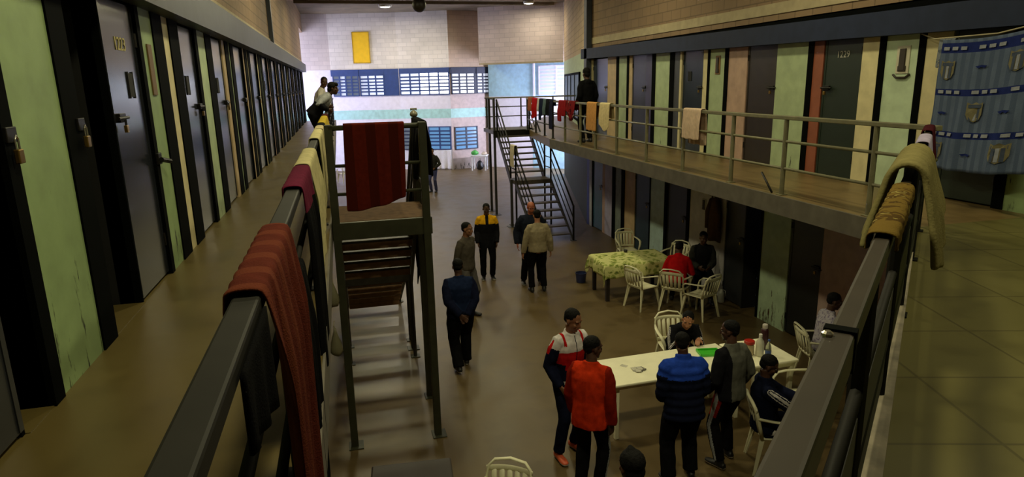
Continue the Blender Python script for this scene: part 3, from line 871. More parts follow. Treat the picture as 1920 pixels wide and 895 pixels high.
def lrail(y0, y1, l, r, m, label, **kw):
    nm = kw.pop('name', 'towel'); cat = kw.pop('cat', 'towel')
    return drape(nm, (-.265, y0), (-.265, y1), ZT, .037, l, r, m, label, cat, **kw)

c_red = cloth_mat('brick_red_towel', (80, 34, 25), kind='stripes', axis='Y', freq=38, col2=(94, 46, 32), thr=.35)
c_black = cloth_mat('black_cloth', (9, 9, 10))
c_maroon = cloth_mat('maroon_cloth', (92, 26, 50))
c_cream = cloth_mat('cream_towel_cloth', (196, 186, 140))
c_beige = cloth_mat('beige_towel_cloth', (190, 176, 138))
c_yellow = cloth_mat('yellow_shirt_cloth', (205, 176, 56))
c_dkred = cloth_mat('dark_red_towel', (92, 30, 20), kind='stripes', axis='X', freq=26, col2=(70, 24, 16), thr=.2)
lrail(1.68, 2.52, lambda u: .06 + .10 * u, lambda u: 1.55 - .35 * u, c_red, 'brick red towel hanging nearest the camera on the left railing', seed=3, wr=.024, waves=4, nu=34, pinch=.18)
mb = MB(); vs = []; fs = []
for i in range(17):
    for j in range(9):
        u = i / 16; v = j / 8
        vs.append((-.216 + .008 * v * sin(u * 15), 1.24 + .42 * u, 3.668 - (.17 + .10 * u) * v))
for i in range(16):
    for j in range(8):
        a = i * 9 + j; fs.append((a, a + 1, a + 10, a + 9))
mb.add(vs, fs, c_black); o = mb.build('cloth', smooth=True); s_ = o.modifiers.new('thickness', 'SOLIDIFY'); s_.thickness = .008
tag(o, 'short black cloth tied along the left rail just before the brick red towel', 'cloth')
drape('garment', (-.265, 2.62), (-.265, 3.22), 3.36 + .018, .030, .10, lambda u: .95 + .2 * sin(3 * u), c_black, 'long black garment hanging on the left mid rail just beyond the brick red towel', 'clothing', seed=5, wr=.02, waves=2, pinch=.3)
lrail(3.48, 4.42, .10, lambda u: 1.15 - .25 * abs(u - .4), c_maroon, 'maroon cloth with a long black side on the left railing beyond the black garment', name='garment', cat='clothing', seed=6, wr=.02, waves=3, pinch=.25, mats2=([c_black], lambda u, v: 1 if v > .62 else 0))
lrail(4.50, 5.65, .07, lambda u: .78 - .2 * u, c_cream, 'cream towel on the left railing beyond the maroon cloth', seed=8, wr=.02)
lrail(6.75, 8.20, .08, lambda u: .72 - .1 * u, c_cream, 'cream towel on the left railing beside the stair landing', seed=9, wr=.008)
lrail(8.32, 8.95, .08, lambda u: .75, c_beige, 'beige towel on the left railing just past the stair landing', seed=10, wr=.02)
lrail(9.74, 11.9, .12, lambda u: .62 + .1 * sin(4 * u), c_yellow, 'yellow shirt hanging over the left railing in front of the two men', name='shirt', cat='clothing', seed=11, wr=.03, waves=3)
lrail(9.02, 9.66, .06, lambda u: .98 - .2 * u, c_black, 'black jacket hanging on the left railing between the beige towel and the yellow shirt', name='jacket', cat='clothing', seed=12, wr=.03)
lrail(12.1, 12.7, .06, lambda u: .55, cloth_mat('maroon_dark_cloth', (70, 24, 30)), 'dark maroon cloth on the left railing at the men\'s knees', name='garment', cat='clothing', seed=13)
# towel on the landing front rail
drape('towel', (.02, 7.28), (.665, 7.28), 3.79, .028, .45, lambda u: .93 - .13 * u * u, c_dkred, 'dark red towel hanging on the front rail of the left stair landing', 'towel', seed=14, wr=.012, waves=3, skew=-.03)
drape('jacket', (.882, 7.37), (.898, 8.26), 3.79, .028, lambda u: .5 + .2 * sin(3 * u), lambda u: .62, c_black, 'black jacket slung over the side rail of the left landing', 'clothing', seed=15, wr=.025, waves=2)

# right gallery rail clothes
def rrail(y0, y1, l, r, m, label, x=5.4, **kw):
    nm = kw.pop('name', 'towel'); cat = kw.pop('cat', 'towel')
    return drape(nm, (x, y0), (x, y1), 3.72, .032, r, l, m, label, cat, group=None, **kw)
rrail(13.40, 13.98, .3, .60, cloth_mat('orange_towel_cloth', (196, 142, 84)), 'orange towel on the right gallery railing below the dark standing figure', seed=20, wr=.012, waves=3)
rrail(12.68, 13.22, .3, lambda u: .58 - .25 * abs(u - .45), cloth_mat('pale_cream_towel_cloth', (214, 196, 150)), 'pale cream towel beside the orange one on the right gallery railing', seed=21, wr=.012, waves=2)
rrail(9.12, 9.66, .55, .46, cloth_mat('pinkish_towel_cloth', (208, 182, 160)), 'pinkish white towel alone on the middle of the right gallery railing', seed=22, wr=.014, waves=3)
c_plaid = cloth_mat('red_plaid_cloth', (120, 30, 34), kind='floral', col2=(60, 20, 26), col3=(190, 150, 140), fscale=9)
rrail(14.75, 15.35, .2, lambda u: .34 + .12 * sin(5 * u), c_plaid, 'dark red patterned shirt on the right gallery railing beside the standing figure', name='shirt', cat='clothing', seed=23, wr=.03)
rrail(15.40, 15.95, .2, lambda u: .36 if u < .5 else .50, cloth_mat('red_cloth', (140, 30, 36)), 'red and white shirt on the right gallery railing left of the patterned one', name='shirt', cat='clothing', seed=24, wr=.03)
def far_x(y): return 5.4 + (y - 16.4) * .32 / 3.8
def frail(y0, y1, r, m, label, nm='shirt', **kw):
    return drape(nm, (far_x(y0), y0), (far_x(y1), y1), 3.72, .027, r, .15, m, label, 'clothing', **kw)
frail(16.46, 16.80, lambda u: .75, cloth_mat('cream_navy_cloth', (40, 42, 66)), 'dark navy trousers hanging at the corner of the right gallery railing', 'trousers', seed=25)
frail(16.84, 17.22, lambda u: .42 if abs(u - .5) > .08 else .26, cloth_mat('black_shorts_cloth', (24, 26, 32)), 'black shorts hanging on the far clothes railing', 'shorts', seed=26, wr=.02)
frail(17.26, 17.60, lambda u: .40, cloth_mat('grey_teal_cloth', (96, 116, 122)), 'grey teal shirt hanging on the far clothes railing', seed=27, wr=.02)
frail(17.62, 18.10, lambda u: .58 if u > .4 else .45, cloth_mat('navy_cloth', (30, 36, 62)), 'navy trousers hanging between the red and grey clothes', 'trousers', seed=28, wr=.02)
frail(18.15, 18.35, lambda u: .34, cloth_mat('white_cloth', (210, 206, 204)), 'small white cloth hanging beside the bright red shirt', 'cloth', seed=29, wr=.02)
frail(18.40, 19.10, lambda u: .50 + .1 * u, cloth_mat('bright_red_cloth', (168, 22, 26)), 'bright red shirt hanging on the far clothes railing', seed=30, wr=.02)
frail(19.15, 19.75, lambda u: .38, cloth_mat('rust_cloth', (150, 88, 62)), 'rust brown cloth at the left end of the far clothes railing', 'cloth', seed=31, wr=.02)
# towel on the right stair
drape('towel', (4.78, 18.1), (4.78, 18.55), 2.42, .03, .62, .3, cloth_mat('cream_stair_towel', (206, 194, 168)), 'cream towel hanging on the left hand rail of the right staircase', 'towel', seed=32, wr=.012, waves=2)

# walkway railing
d = (CH1 - CH0).normalized()
def cht(t): p = CH0 + d * t; return (p.x, p.y)
def crail(t0, t1, l, r, m, label, **kw):
    nm = kw.pop('name', 'towel'); cat = kw.pop('cat', 'towel')
    return drape(nm, cht(t0), cht(t1), 3.72, .027, l, r, m, label, cat, **kw)
c_olive = cloth_mat('olive_towel_cloth', (122, 114, 74), bscale=90)
crail(3.55, 4.55, .30, lambda u: .36 + .06 * sin(5 * u), c_olive, 'thick olive beige towel over the walkway railing', seed=40, wr=.02, waves=3, thick=.03, gap=.05, hump=.075, swing=.16, pinch=-.45)
crail(2.32, 3.40, .035, .035, cloth_mat('mustard_cloth', (104, 84, 38), kind='floral', col2=(74, 56, 26), col3=(140, 126, 70), fscale=12), 'folded mustard patterned cloth on the walkway railing', name='cloth', cat='cloth', seed=41, wr=.004)
crail(5.5, 6.2, .15, .30, cloth_mat('lilac_cloth', (170, 160, 190)), 'lilac cloth over the walkway railing behind the olive towel', name='cloth', cat='cloth', seed=42, wr=.02)
crail(6.6, 7.3, .15, .5, cloth_mat('dark_wine_cloth', (70, 26, 34)), 'dark wine garment at the far end of the walkway railing', name='garment', cat='clothing', seed=43, wr=.02)

# blanket on a line across the end of the gallery
c_blue = mat('blue_striped_blanket', (86, 98, 122), rough=0.95, spec=.1, kind='stripes', axis='Y', freq=52, col2=(74, 86, 110), thr=0, bump=.3, bscale=120)
c_bband = cloth_mat('blanket_blue_band', (34, 44, 98))
c_bwhite = cloth_mat('blanket_white_print', (140, 144, 156))
c_crest = cloth_mat('blanket_crest_print', (116, 110, 86))
c_crest2 = cloth_mat('blanket_crest_stripe', (70, 78, 96))
m_rope = mat('washing_line_cord', (170, 160, 130), rough=.9)
A = Vector((6.76, 6.28, 4.56)); B = Vector((6.60, 4.85, 4.66))
def bl(u, v):       # blanket surface: u along the line away from the hall, v down
    p = A.lerp(B, u); drop = (1.44 + .04 * sin(u * 3)) * v
    w = .028 * v * (sin(u * 17) + .6 * sin(u * 31 + 2 * v)) + .03 * v * sin(u * 6 + 1)
    return Vector((p.x - .03 - .05 * v + w, p.y + .10 * v * (1 - u) * .5 + .02 * sin(9 * v) * v, p.z - drop - .05 * sin(pi * u) * (1 - v)))
mb = MB(); nu, nv = 44, 40
vs = [bl(i / nu, j / nv) for i in range(nu + 1) for j in range(nv + 1)]
fs = []; ms = []
mb.mi(c_blue); mb.mi(c_bband)
for i in range(nu):
    for j in range(nv):
        a = i * (nv + 1) + j; fs.append((a, a + 1, a + nv + 2, a + nv + 1))
        v = (j + .5) / nv
        ms.append(1 if any(lo < v < lo + .062 for lo in (.035, .365, .690)) else 0)
mb.add(vs, fs, c_blue); mb.m = ms
bk = mb.build('blanket', smooth=True); s = bk.modifiers.new('thickness', 'SOLIDIFY'); s.thickness = .012
tag(bk, 'pale blue blanket with crests and dark blue bands hanging before the last upper door', 'blanket')
def patch(name, u0, v0, su, sv, outline, m, off=.012, n=1):
    """printed patch following the blanket surface; outline in -1..1 coordinates"""
    pts = [bl(u0 + x * su, v0 + y * sv) + Vector((-off, 0, 0)) for x, y in outline]
    mb.add(pts, [tuple(range(len(pts)))], m)
shield = [(-1, -1), (-.5, -.8), (0, -1), (.5, -.8), (1, -1), (1, .25), (.7, .75), (0, 1), (-.7, .75), (-1, .25)]
for u0, v0 in ((.10, .23), (.72, .20), (.42, .545), (.98 - .06, .52), (.10, .86), (.72, .85)):
    mb = MB()
    patch('c', u0, v0, .068, .075, shield, c_crest, .013)
    for k in (-.62, 0, .62):
        patch('s', u0 + k * .05, v0 + .012, .012, .050, [(-1, -1), (1, -1), (1, 1), (-1, 1)], c_bwhite if k == 0 else c_crest2, .016)
    patch('h', u0, v0 - .045, .055, .012, [(-1, -1), (1, -1), (1, 1), (-1, 1)], c_crest2, .016)
    mb.build('crest_print', bk)
for lo in (.035, .365, .690):
    for k in range(11):
        if k % 4 == 3:
            continue
        mb = MB(); patch('w', .06 + k * .085, lo + .031, .028, .013, [(-1, -1), (1, -1), (1, 1), (-1, 1)], c_bwhite, .013)
        mb.build('band_print', bk)
for u0, v0 in ((.42, .21), (.10, .56), (.68, .55), (.42, .87)):
    mb = MB(); patch('p', u0, v0, .05, .012, [(-1, -.4), (-.5, 1), (0, .2), (.5, 1), (1, -.4), (0, -1)], c_bband, .013); mb.build('motif_print', bk)
mb = MB(); mb.tube([(6.9, 6.75, 4.66), (6.84, 6.5, 4.59), A + Vector((-.02, 0, .022)), A.lerp(B, .5) + Vector((-.02, 0, -.026)), B + Vector((-.02, 0, .022)), (6.9, 4.6, 4.70)], .008, m_rope, 6)
tag(mb.build('washing_line', smooth=True), 'pale cord strung from the cream panel holding up the blue blanket', 'cord')
drape('cloth', (6.86, 6.42), (6.80, 6.16), 4.56, .012, .72, .3, cloth_mat('grey_print_cloth', (122, 128, 136), kind='floral', col2=(90, 98, 110), col3=(160, 150, 120), fscale=10), 'grey printed cloth hanging behind the left edge of the blue blanket', 'cloth', seed=50, wr=.015, waves=2)
# ================================================================ FURNITURE
m_plast = mat('white_chair_plastic', (226, 222, 190), rough=.42, var=.06)
m_plast2 = mat('white_table_plastic', (248, 244, 214), rough=.35, var=.05)

def chair_tree(name='plastic_chair'):
    e = empty(name)
    # seat: dished shell with a rolled front edge
    n = 10
    vs = []; fs = []
    for lay in (0, 1):
        for j in range(n + 1):
            v = j / n
            for i in range(n + 1):
                u = i / n - .5
                w = .215 - .02 * v
                y = .21 - .42 * v
                z = .425 - .018 * cos(u * pi) * (1 - abs(2 * v - 1) ** 3) - (.03 * max(0, (.12 - v) / .12) ** 2) - lay * .016
                vs.append((u * 2 * w, y, z))
    N = (n + 1) ** 2
    for j in range(n):
        for i in range(n):
            a = j * (n + 1) + i
            fs.append((a, a + n + 1, a + n + 2, a + 1)); fs.append((N + a, N + a + 1, N + a + n + 2, N + a + n + 1))
    rim = [i for i in range(n + 1)] + [(j * (n + 1) + n) for j in range(1, n + 1)] + [n * (n + 1) + i for i in range(n - 1, -1, -1)] + [j * (n + 1) for j in range(n - 1, 0, -1)]
    for k in range(len(rim)):
        a, b = rim[k], rim[(k + 1) % len(rim)]
        fs.append((a, b, N + b, N + a))
    mb = MB(); mb.add(vs, fs, m_plast)
    mb.build('seat', e, smooth=True)
    # backrest: arched frame with vertical slats
    def bp(u, z):          # point on the back surface
        t = (z - .42) / .42
        return Vector((u * (.195 + .03 * t), -.20 - .10 * t + .025 * (1 - (2 * u) ** 2) * -1 * 0 - .03 * (1 - abs(u) ** 2), z))
    mb = MB()
    arch = [bp(-1, .42), bp(-1.02, .55), bp(-1.0, .68), bp(-.9, .77), bp(-.65, .825), bp(0, .845), bp(.65, .825), bp(.9, .77), bp(1.0, .68), bp(1.02, .55), bp(1, .42)]
    mb.tube(arch, [(.02, .012)] * len(arch), m_plast, 8, side=(0, 1, 0))
    mb.tube([bp(u / 4, .745 + .012 * (1 - (u / 4) ** 2)) for u in range(-4, 5)], [(.012, .03)] * 9, m_plast, 8, side=(0, 1, 0))
    mb.tube([bp(u / 4, .46) for u in range(-4, 5)], [(.012, .022)] * 9, m_plast, 8, side=(0, 1, 0))
    for k in range(-2, 3):
        u = k * .34
        mb.tube([bp(u, .45), bp(u * 1.02, .60), bp(u, .76)], [(.007, .026)] * 3, m_plast, 8, side=(0, 1, 0))
    mb.build('backrest', e, smooth=True)
    for sx in (-1, 1):
        for sy in (-1, 1):
            mb = MB()
            top = Vector((sx * .185, sy * .17 - (.02 if sy < 0 else 0), .42)); bot = Vector((sx * .235, sy * .235 - (.03 if sy < 0 else 0), 0))
            vs = []
            for p, w in ((top, .048), (top.lerp(bot, .5), .036), (bot, .026)):
                vs += [p + Vector((-sx * w, -sy * w * .5, 0)), p + Vector((0, -sy * w * .5, 0)), p + Vector((0, sy * w * .6, 0)), p + Vector((-sx * w * .35, sy * w * .6, 0)), p + Vector((-sx * w * .35, 0, 0)), p + Vector((-sx * w, 0, 0))]
            fs = []
            for q in range(2):
                for k in range(6):
                    fs.append((q * 6 + k, q * 6 + (k + 1) % 6, q * 6 + 6 + (k + 1) % 6, q * 6 + 6 + k))
            fs += [(5, 4, 3, 2, 1, 0), (12, 13, 14, 15, 16, 17)]
            mb.add(vs, fs, m_plast); mb.build('leg', e)
        mb = MB()
        pts = [bp(sx * 1.0, .66), Vector((sx * .245, -.12, .655)), Vector((sx * .26, .02, .645)), Vector((sx * .255, .13, .63)), Vector((sx * .235, .19, .57)), Vector((sx * .21, .20, .49)), Vector((sx * .20, .19, .42))]
        mb.tube(pts, [(.014, .02), (.024, .011), (.026, .011), (.026, .012), (.024, .012), (.02, .014), (.02, .016)], m_plast, 8, side=(1, 0, 0))
        mb.build('armrest', e, smooth=True)
    return e

chair0 = chair_tree()
_used = [False]
def chair(x, y, yaw, label, z=0):
    c = chair0 if not _used[0] else copy_tree(chair0)
    _used[0] = True
    c.location = (x, y, z); c.rotation_euler = (0, 0, radians(yaw))
    return tag(c, label, 'chair', 'white plastic chairs')
# yaw 0 faces +Y (away from the camera)
chair(6.12, 13.35, 172, 'white plastic chair facing the camera behind the patterned table')
chair(5.28, 10.80, -72, 'white plastic chair at the near left corner of the patterned table, seat to the right')
chair(5.80, 10.50, -46, 'white plastic chair seen from behind, second from left in front of the patterned table')
chair(6.02, 10.02, 22, 'white plastic chair with its back to the camera nearest the dark seated man')
chair(6.56, 12.0, 122, 'white plastic chair at the right end of the patterned table behind the red shirt')
chair(4.44, 8.00, 172, 'white plastic chair behind the man in the black jacket at the long white table')
chair(5.08, 6.16, 80, 'empty white plastic chair at the right end of the long white table')
chair(6.24, 7.18, -105, 'white plastic chair under the man in the pale checked shirt')
chair(4.36, 5.55, -112, 'white plastic chair under the seated man in the navy tracksuit')
chair(1.10, 4.92, 150, 'white plastic chair cut off by the bottom edge of the view beside the dark table')
chair(-.02, 29.9, 30, 'white plastic chair far away behind the red towel at the end of the hall')

def table_legs(e, pts, h, m, w=.045):
    for x, y in pts:
        mb = MB(); mb.bbox((x - w / 2, y - w / 2, 0), (x + w / 2, y + w / 2, h), m, .006); mb.build('leg', e)

# long white table and the small square one joined to its right end
t = empty('plastic_table', (3.72, 6.86, 0), radians(1.5), 'long white plastic table with playing cards and a green tray on it', 'table')
mb = MB(); mb.bbox((-.92, -.37, .705), (.92, .37, .74), m_plast2, .012); mb.build('tabletop', t)
mb = MB(); mb.bbox((-.86, -.32, .65), (.86, .32, .705), m_plast2, .006); mb.build('apron', t)
table_legs(t, [(-.82, -.28), (.82, -.28), (-.82, .28), (.82, .28)], .66, m_plast2, .05)
t2 = empty('plastic_table', (5.0, 6.85, 0), radians(1.5), 'small square white plastic table with bottles joined to the right end of the long table', 'table')
mb = MB(); mb.bbox((-.33, -.38, .70), (.33, .38, .738), m_plast2, .014); mb.build('tabletop', t2)
mb = MB(); mb.bbox((-.29, -.34, .64), (.29, .34, .70), m_plast2, .006); mb.build('apron', t2)
table_legs(t2, [(-.26, -.31), (.26, -.31), (-.26, .31), (.26, .31)], .66, m_plast2, .055)

# things on it
zt = .7405
cards = empty('playing_cards', (3.30, 6.80, zt), .3, 'loose pile of playing cards on the long white table', 'cards')
m_card = mat('card_face', (196, 192, 176), rough=.5); m_card2 = mat('card_back', (96, 92, 84), rough=.5)
for k in range(14):
    mb = MB(); T = Matrix.Translation((random.uniform(-.055, .055), random.uniform(-.04, .04), .0012 * k + .0008)) @ Matrix.Rotation(random.uniform(-.9, .9), 4, 'Z')
    mb.box((-.031, -.044, 0), (.031, .044, .0009), m_card if k % 3 else m_card2, T); mb.build('card', cards)
one = MB(); one.box((-.031, -.044, 0), (.031, .044, .001), m_card); o = one.build('playing_card', loc=(3.17, 6.95, zt)); o.rotation_euler = (0, 0, .7)
tag(o, 'single playing card lying apart from the pile on the white table', 'card')
m_green = mat('green_plastic', (70, 190, 50), rough=.4)
tr = MB()
tr.bbox((-.14, -.10, 0), (.14, .10, .012), m_green, .005)
for a, b in (((-.14, -.10, .004), (-.125, .10, .035)), ((.125, -.10, .004), (.14, .10, .035)), ((-.14, -.10, .004), (.14, -.085, .035)), ((-.14, .085, .004), (.14, .10, .035))):
    tr.bbox(a, b, m_green, .004)
o = tr.build('tray', loc=(4.36, 6.97, zt)); o.rotation_euler = (0, 0, -.2)
tag(o, 'bright green plastic tray on the white table', 'tray')
jar = empty('jar', (4.83, 6.80, zt), 0, 'wide jar with a red lid on the small white table', 'jar')
mb = MB(); mb.lathe([(.055, 0), (.062, .01), (.062, .12), (.05, .14), (.05, .15)], mat('jar_beige_plastic', (176, 160, 130), rough=.35), n=20); mb.build('body', jar, smooth=True)
mb = MB(); mb.lathe([(.06, .148), (.066, .15), (.066, .185), (.06, .19)], mat('jar_red_lid', (170, 34, 24), rough=.4), n=20); mb.build('lid', jar)
bt = empty('bottle', (4.93, 6.72, zt), 0, 'white plastic bottle standing between the red lidded jar and the dark flask', 'bottle')
mb = MB(); mb.lathe([(.045, 0), (.05, .01), (.05, .17), (.044, .20), (.022, .235), (.018, .26)], mat('bottle_white_plastic', (206, 204, 186), rough=.35), n=18); mb.build('body', bt, smooth=True)
mb = MB(); mb.lathe([(.022, .255), (.022, .29), (.018, .295)], m_white, n=14); mb.build('cap', bt)
bt = empty('bottle', (4.99, 6.63, zt), 0, 'clear bottle with a blue label in front of the white bottle', 'bottle')
m_glass = bpy.data.materials.new('clear_bottle_plastic'); m_glass.use_nodes = True
bs = m_glass.node_tree.nodes['Principled BSDF']; bs.inputs['Transmission Weight'].default_value = .75; bs.inputs['Roughness'].default_value = .12; bs.inputs['IOR'].default_value = 1.2; bs.inputs['Base Color'].default_value = lin((205, 210, 190))
mb = MB(); mb.lathe([(.032, 0), (.036, .01), (.036, .14), (.03, .17), (.014, .205), (.013, .23)], m_glass, n=18); mb.build('body', bt, smooth=True)
mb = MB(); mb.lathe([(.0365, .04), (.0370, .042), (.0370, .105), (.0365, .107)], mat('bottle_blue_label', (64, 88, 150), rough=.5), n=18); mb.build('label_band', bt)
mb = MB(); mb.lathe([(.016, .226), (.016, .245), (.013, .248)], mat('bottle_blue_cap', (60, 90, 160), rough=.4), n=14); mb.build('cap', bt)
bt = empty('flask', (5.12, 6.90, zt), 0, 'tall dark maroon flask with a pale cap on the small white table', 'flask')
mb = MB(); mb.lathe([(.046, 0), (.05, .01), (.05, .24), (.044, .27), (.03, .285)], mat('flask_maroon', (60, 26, 34), rough=.35), n=18); mb.build('body', bt, smooth=True)
mb = MB(); mb.lathe([(.032, .28), (.034, .30), (.034, .33), (.028, .34)], mat('flask_cap', (190, 182, 176), rough=.4), n=16); mb.build('cap', bt)

# table with the patterned cloth
pt = empty('table', (5.42, 11.64, 0), radians(-2), 'dark wooden table under the green patterned cloth', 'table')
m_dwood = mat('dark_table_wood', (36, 28, 26), rough=.5)
mb = MB(); mb.bbox((-.70, -.44, .69), (.70, .44, .73), m_dwood, .006); mb.build('tabletop', pt)
table_legs(pt, [(-.64, -.38), (.64, -.38), (-.64, .38), (.64, .38)], .70, m_dwood, .075)
c_floral = cloth_mat('patterned_tablecloth', (206, 206, 140), kind='floral', col2=(150, 162, 84), col3=(96, 104, 60), fscale=11)
def tcloth(hx, hy, over, z):
    mb = MB(); n = 46
    vs = []; fs = []
    for j in range(n + 1):
        for i in range(n + 1):
            u = (i / n - .5) * 2 * (hx + over); v = (j / n - .5) * 2 * (hy + over)
            du = max(0, abs(u) - hx); dv = max(0, abs(v) - hy); dn = sqrt(du * du + dv * dv)
            th = atan2(v, u)
            fall = dn * (.96 if not (du and dv) else 1.1)
            k = min(1, dn / .12)
            outw = .018 * k + .022 * k * (sin(11 * (u if dv > du else v) + 1.3) + .5 * sin(23 * (u if dv > du else v)))
            x = max(-hx, min(hx, u)) + (outw + .10 * min(du, dv) + .01) * (1 if u > 0 else -1) * (1 if du > 0 else 0)
            y = max(-hy, min(hy, v)) + (outw + .10 * min(du, dv) + .01) * (1 if v > 0 else -1) * (1 if dv > 0 else 0)
            vs.append((x, y, z - fall + .003 * sin(9 * u) * sin(8 * v)))
    for j in range(n):
        for i in range(n):
            a = j * (n + 1) + i; fs.append((a, a + 1, a + n + 2, a + n + 1))
    mb.add(vs, fs, c_floral)
    return mb
o = tcloth(.715, .455, .27, .744).build('tablecloth', smooth=True, loc=(5.42, 11.64, 0)); o.rotation_euler = (0, 0, radians(-2))
s = o.modifiers.new('thickness', 'SOLIDIFY'); s.thickness = .004; s.offset = 1
tag(o, 'green and cream patterned cloth draped over the dark wooden table', 'tablecloth')
mb = MB(); mb.lathe([(.03, 0), (.036, .004), (.038, .05), (.034, .052), (.03, .008)], mat('dark_cup', (36, 32, 30), rough=.5), n=16)
tag(mb.build('cup', loc=(5.46, 12.0, .752), smooth=True), 'small dark cup on the far edge of the patterned tablecloth', 'cup')

# small things on the hall floor
def bucket(x, y, label, col, r=.12, h=.2):
    e = empty('bucket', (x, y, 0), 0, label, 'bucket'); m = mat('bucket_' + col[0], col[1], rough=.4)
    mb = MB(); mb.lathe([(r * .8, 0), (r * .82, .004), (r, h), (r * 1.06, h), (r * 1.06, h + .012), (r * .96, h + .012), (r * .78, .012)], m, n=20); mb.build('body', e, smooth=False)
    mb = MB(); mb.tube([(r * cos(a), .02, h - .01 + r * .9 * sin(a) * .4) for a in [pi * k / 8 for k in range(9)]], .004, m_bolt, 6); mb.build('handle', e)
bucket(4.72, 12.62, 'small dark blue bucket on the floor left of the patterned table', ('navy_plastic', (40, 48, 90)))
j = empty('jug', (6.80, 10.55, 0), 0, 'white plastic jug on the floor by the open lower doorway', 'jug')
mb = MB(); mb.lathe([(.06, 0), (.066, .012), (.066, .17), (.05, .21), (.03, .235), (.03, .26)], mat('jug_white_plastic', (176, 176, 166), rough=.4), n=18); mb.build('body', j, smooth=True)
mb = MB(); mb.tube([(.04, 0, .24), (.085, 0, .22), (.09, 0, .14), (.066, 0, .10)], .009, _M['jug_white_plastic'], 8); mb.build('handle', j)
dr = empty('drum', (7.32, 9.905, 0), 0, 'dull blue plastic drum standing inside the open lower doorway', 'drum'); m_drum = mat('drum_blue', (58, 70, 104), rough=.5)
mb = MB(); mb.lathe([(.17, 0), (.18, .02), (.18, .25), (.188, .27), (.18, .29), (.18, .58), (.188, .60), (.18, .62), (.17, .84), (.15, .86)], m_drum, n=22); mb.build('body', dr, smooth=True)
mb = MB(); mb.lathe([(.165, .855), (.175, .86), (.175, .90), (.15, .905)], m_drum, n=22); mb.build('lid', dr)
# hung on the whitish ground-floor panel
hk = empty('jacket', (6.90, 11.05, 1.10), 0, 'brown jacket hanging on the whitish ground floor panel above the dark seated man', 'clothing')
mb = MB(); c_brown = cloth_mat('brown_jacket_cloth', (88, 66, 48))
vs = []; fs = []
for i in range(13):
    for j in range(15):
        u = i / 12; v = j / 14
        w = .10 + .12 * min(1, v * 2.2)
        vs.append((.0 - .045 * sin(pi * u) - .014 * sin(u * 19) * v, (u - .5) * 2 * w, .85 * (1 - v) + .02 * sin(7 * u)))
for i in range(12):
    for j in range(14):
        a = i * 15 + j; fs.append((a, a + 1, a + 16, a + 15))
mb.add(vs, fs, c_brown); o = mb.build('body', hk, smooth=True); s = o.modifiers.new('thickness', 'SOLIDIFY'); s.thickness = .03
for sy in (-1, 1):
    mb = MB(); mb.tube([(-.03, sy * .10, .80), (-.05, sy * .19, .55), (-.05, sy * .20, .22)], [.05, .055, .045], c_brown, 10); mb.build('sleeve', hk, smooth=True)
mb = MB(); mb.tube([(.045, 0, .84), (-.03, 0, .86), (-.04, 0, .89)], .006, m_bolt, 6); mb.build('hook', hk)
def plate(x, y, z, w, h, label, mback, mdark, side=-1, fig=True):
    e = empty('notice_plate', (x, y, z), 0, label, 'notice')
    mb = MB(); mb.bbox((0, -w / 2, -h / 2), (side * .012, w / 2, h / 2), mback, .003); mb.build('backing', e)
    if fig:
        mb = MB(); mb.bbox((side * .010, -w * .22, -h * .38), (side * .030, w * .22, h * .40), mdark, .004); mb.bbox((side * .010, -w * .30, -h * .42), (side * .026, w * .30, -h * .22), mdark, .004); mb.build('dark_figure', e)
    return e
m_plbk = mat('notice_backing', (196, 190, 168), rough=.6); m_pldk = mat('notice_dark_print', (48, 38, 30), rough=.6)
plate(XR, 7.03, 4.37, .20, .34, 'pale notice with a dark upright figure on the mint panel of the upper gallery', m_plbk, m_pldk)
mb = MB(); mb.tube([(XR - .012, 6.90, 4.19), (XR - .02, 6.96, 4.15), (XR - .02, 7.10, 4.15), (XR - .012, 7.16, 4.19)], .014, m_pldk, 6)
tag(mb.build('wall_bracket'), 'small dark curved bracket below the notice on the mint panel', 'bracket')
plate(XR, 11.30, 4.43, .16, .34, 'brownish notice on the pale green panel above the pinkish towel', mat('notice_brown', (130, 96, 60), rough=.6), m_pldk)
plate(XL, 6.02, 4.36, .12, .40, 'worn brown notice on the left green panel beside the numbered door', mat('notice_worn_brown', (112, 84, 44), rough=.6), m_pldk, side=1, fig=False)
plate(XR, 11.55, 1.72, .14, .24, 'small white notice on the whitish ground floor panel', mat('notice_white', (186, 182, 172), rough=.6), m_pldk)

# dark table at the bottom of the view
dt = empty('table', (.36, 5.18, 0), radians(-5), 'dark table top at the bottom edge of the view below the landing', 'table')
mb = MB(); mb.bbox((-.37, -.40, .70), (.37, .40, .742), mat('dark_brown_laminate', (42, 34, 32), rough=.45), .016); mb.build('tabletop', dt)
table_legs(dt, [(-.31, -.34), (.31, -.34), (-.31, .34), (.31, .34)], .71, m_dwood, .05)

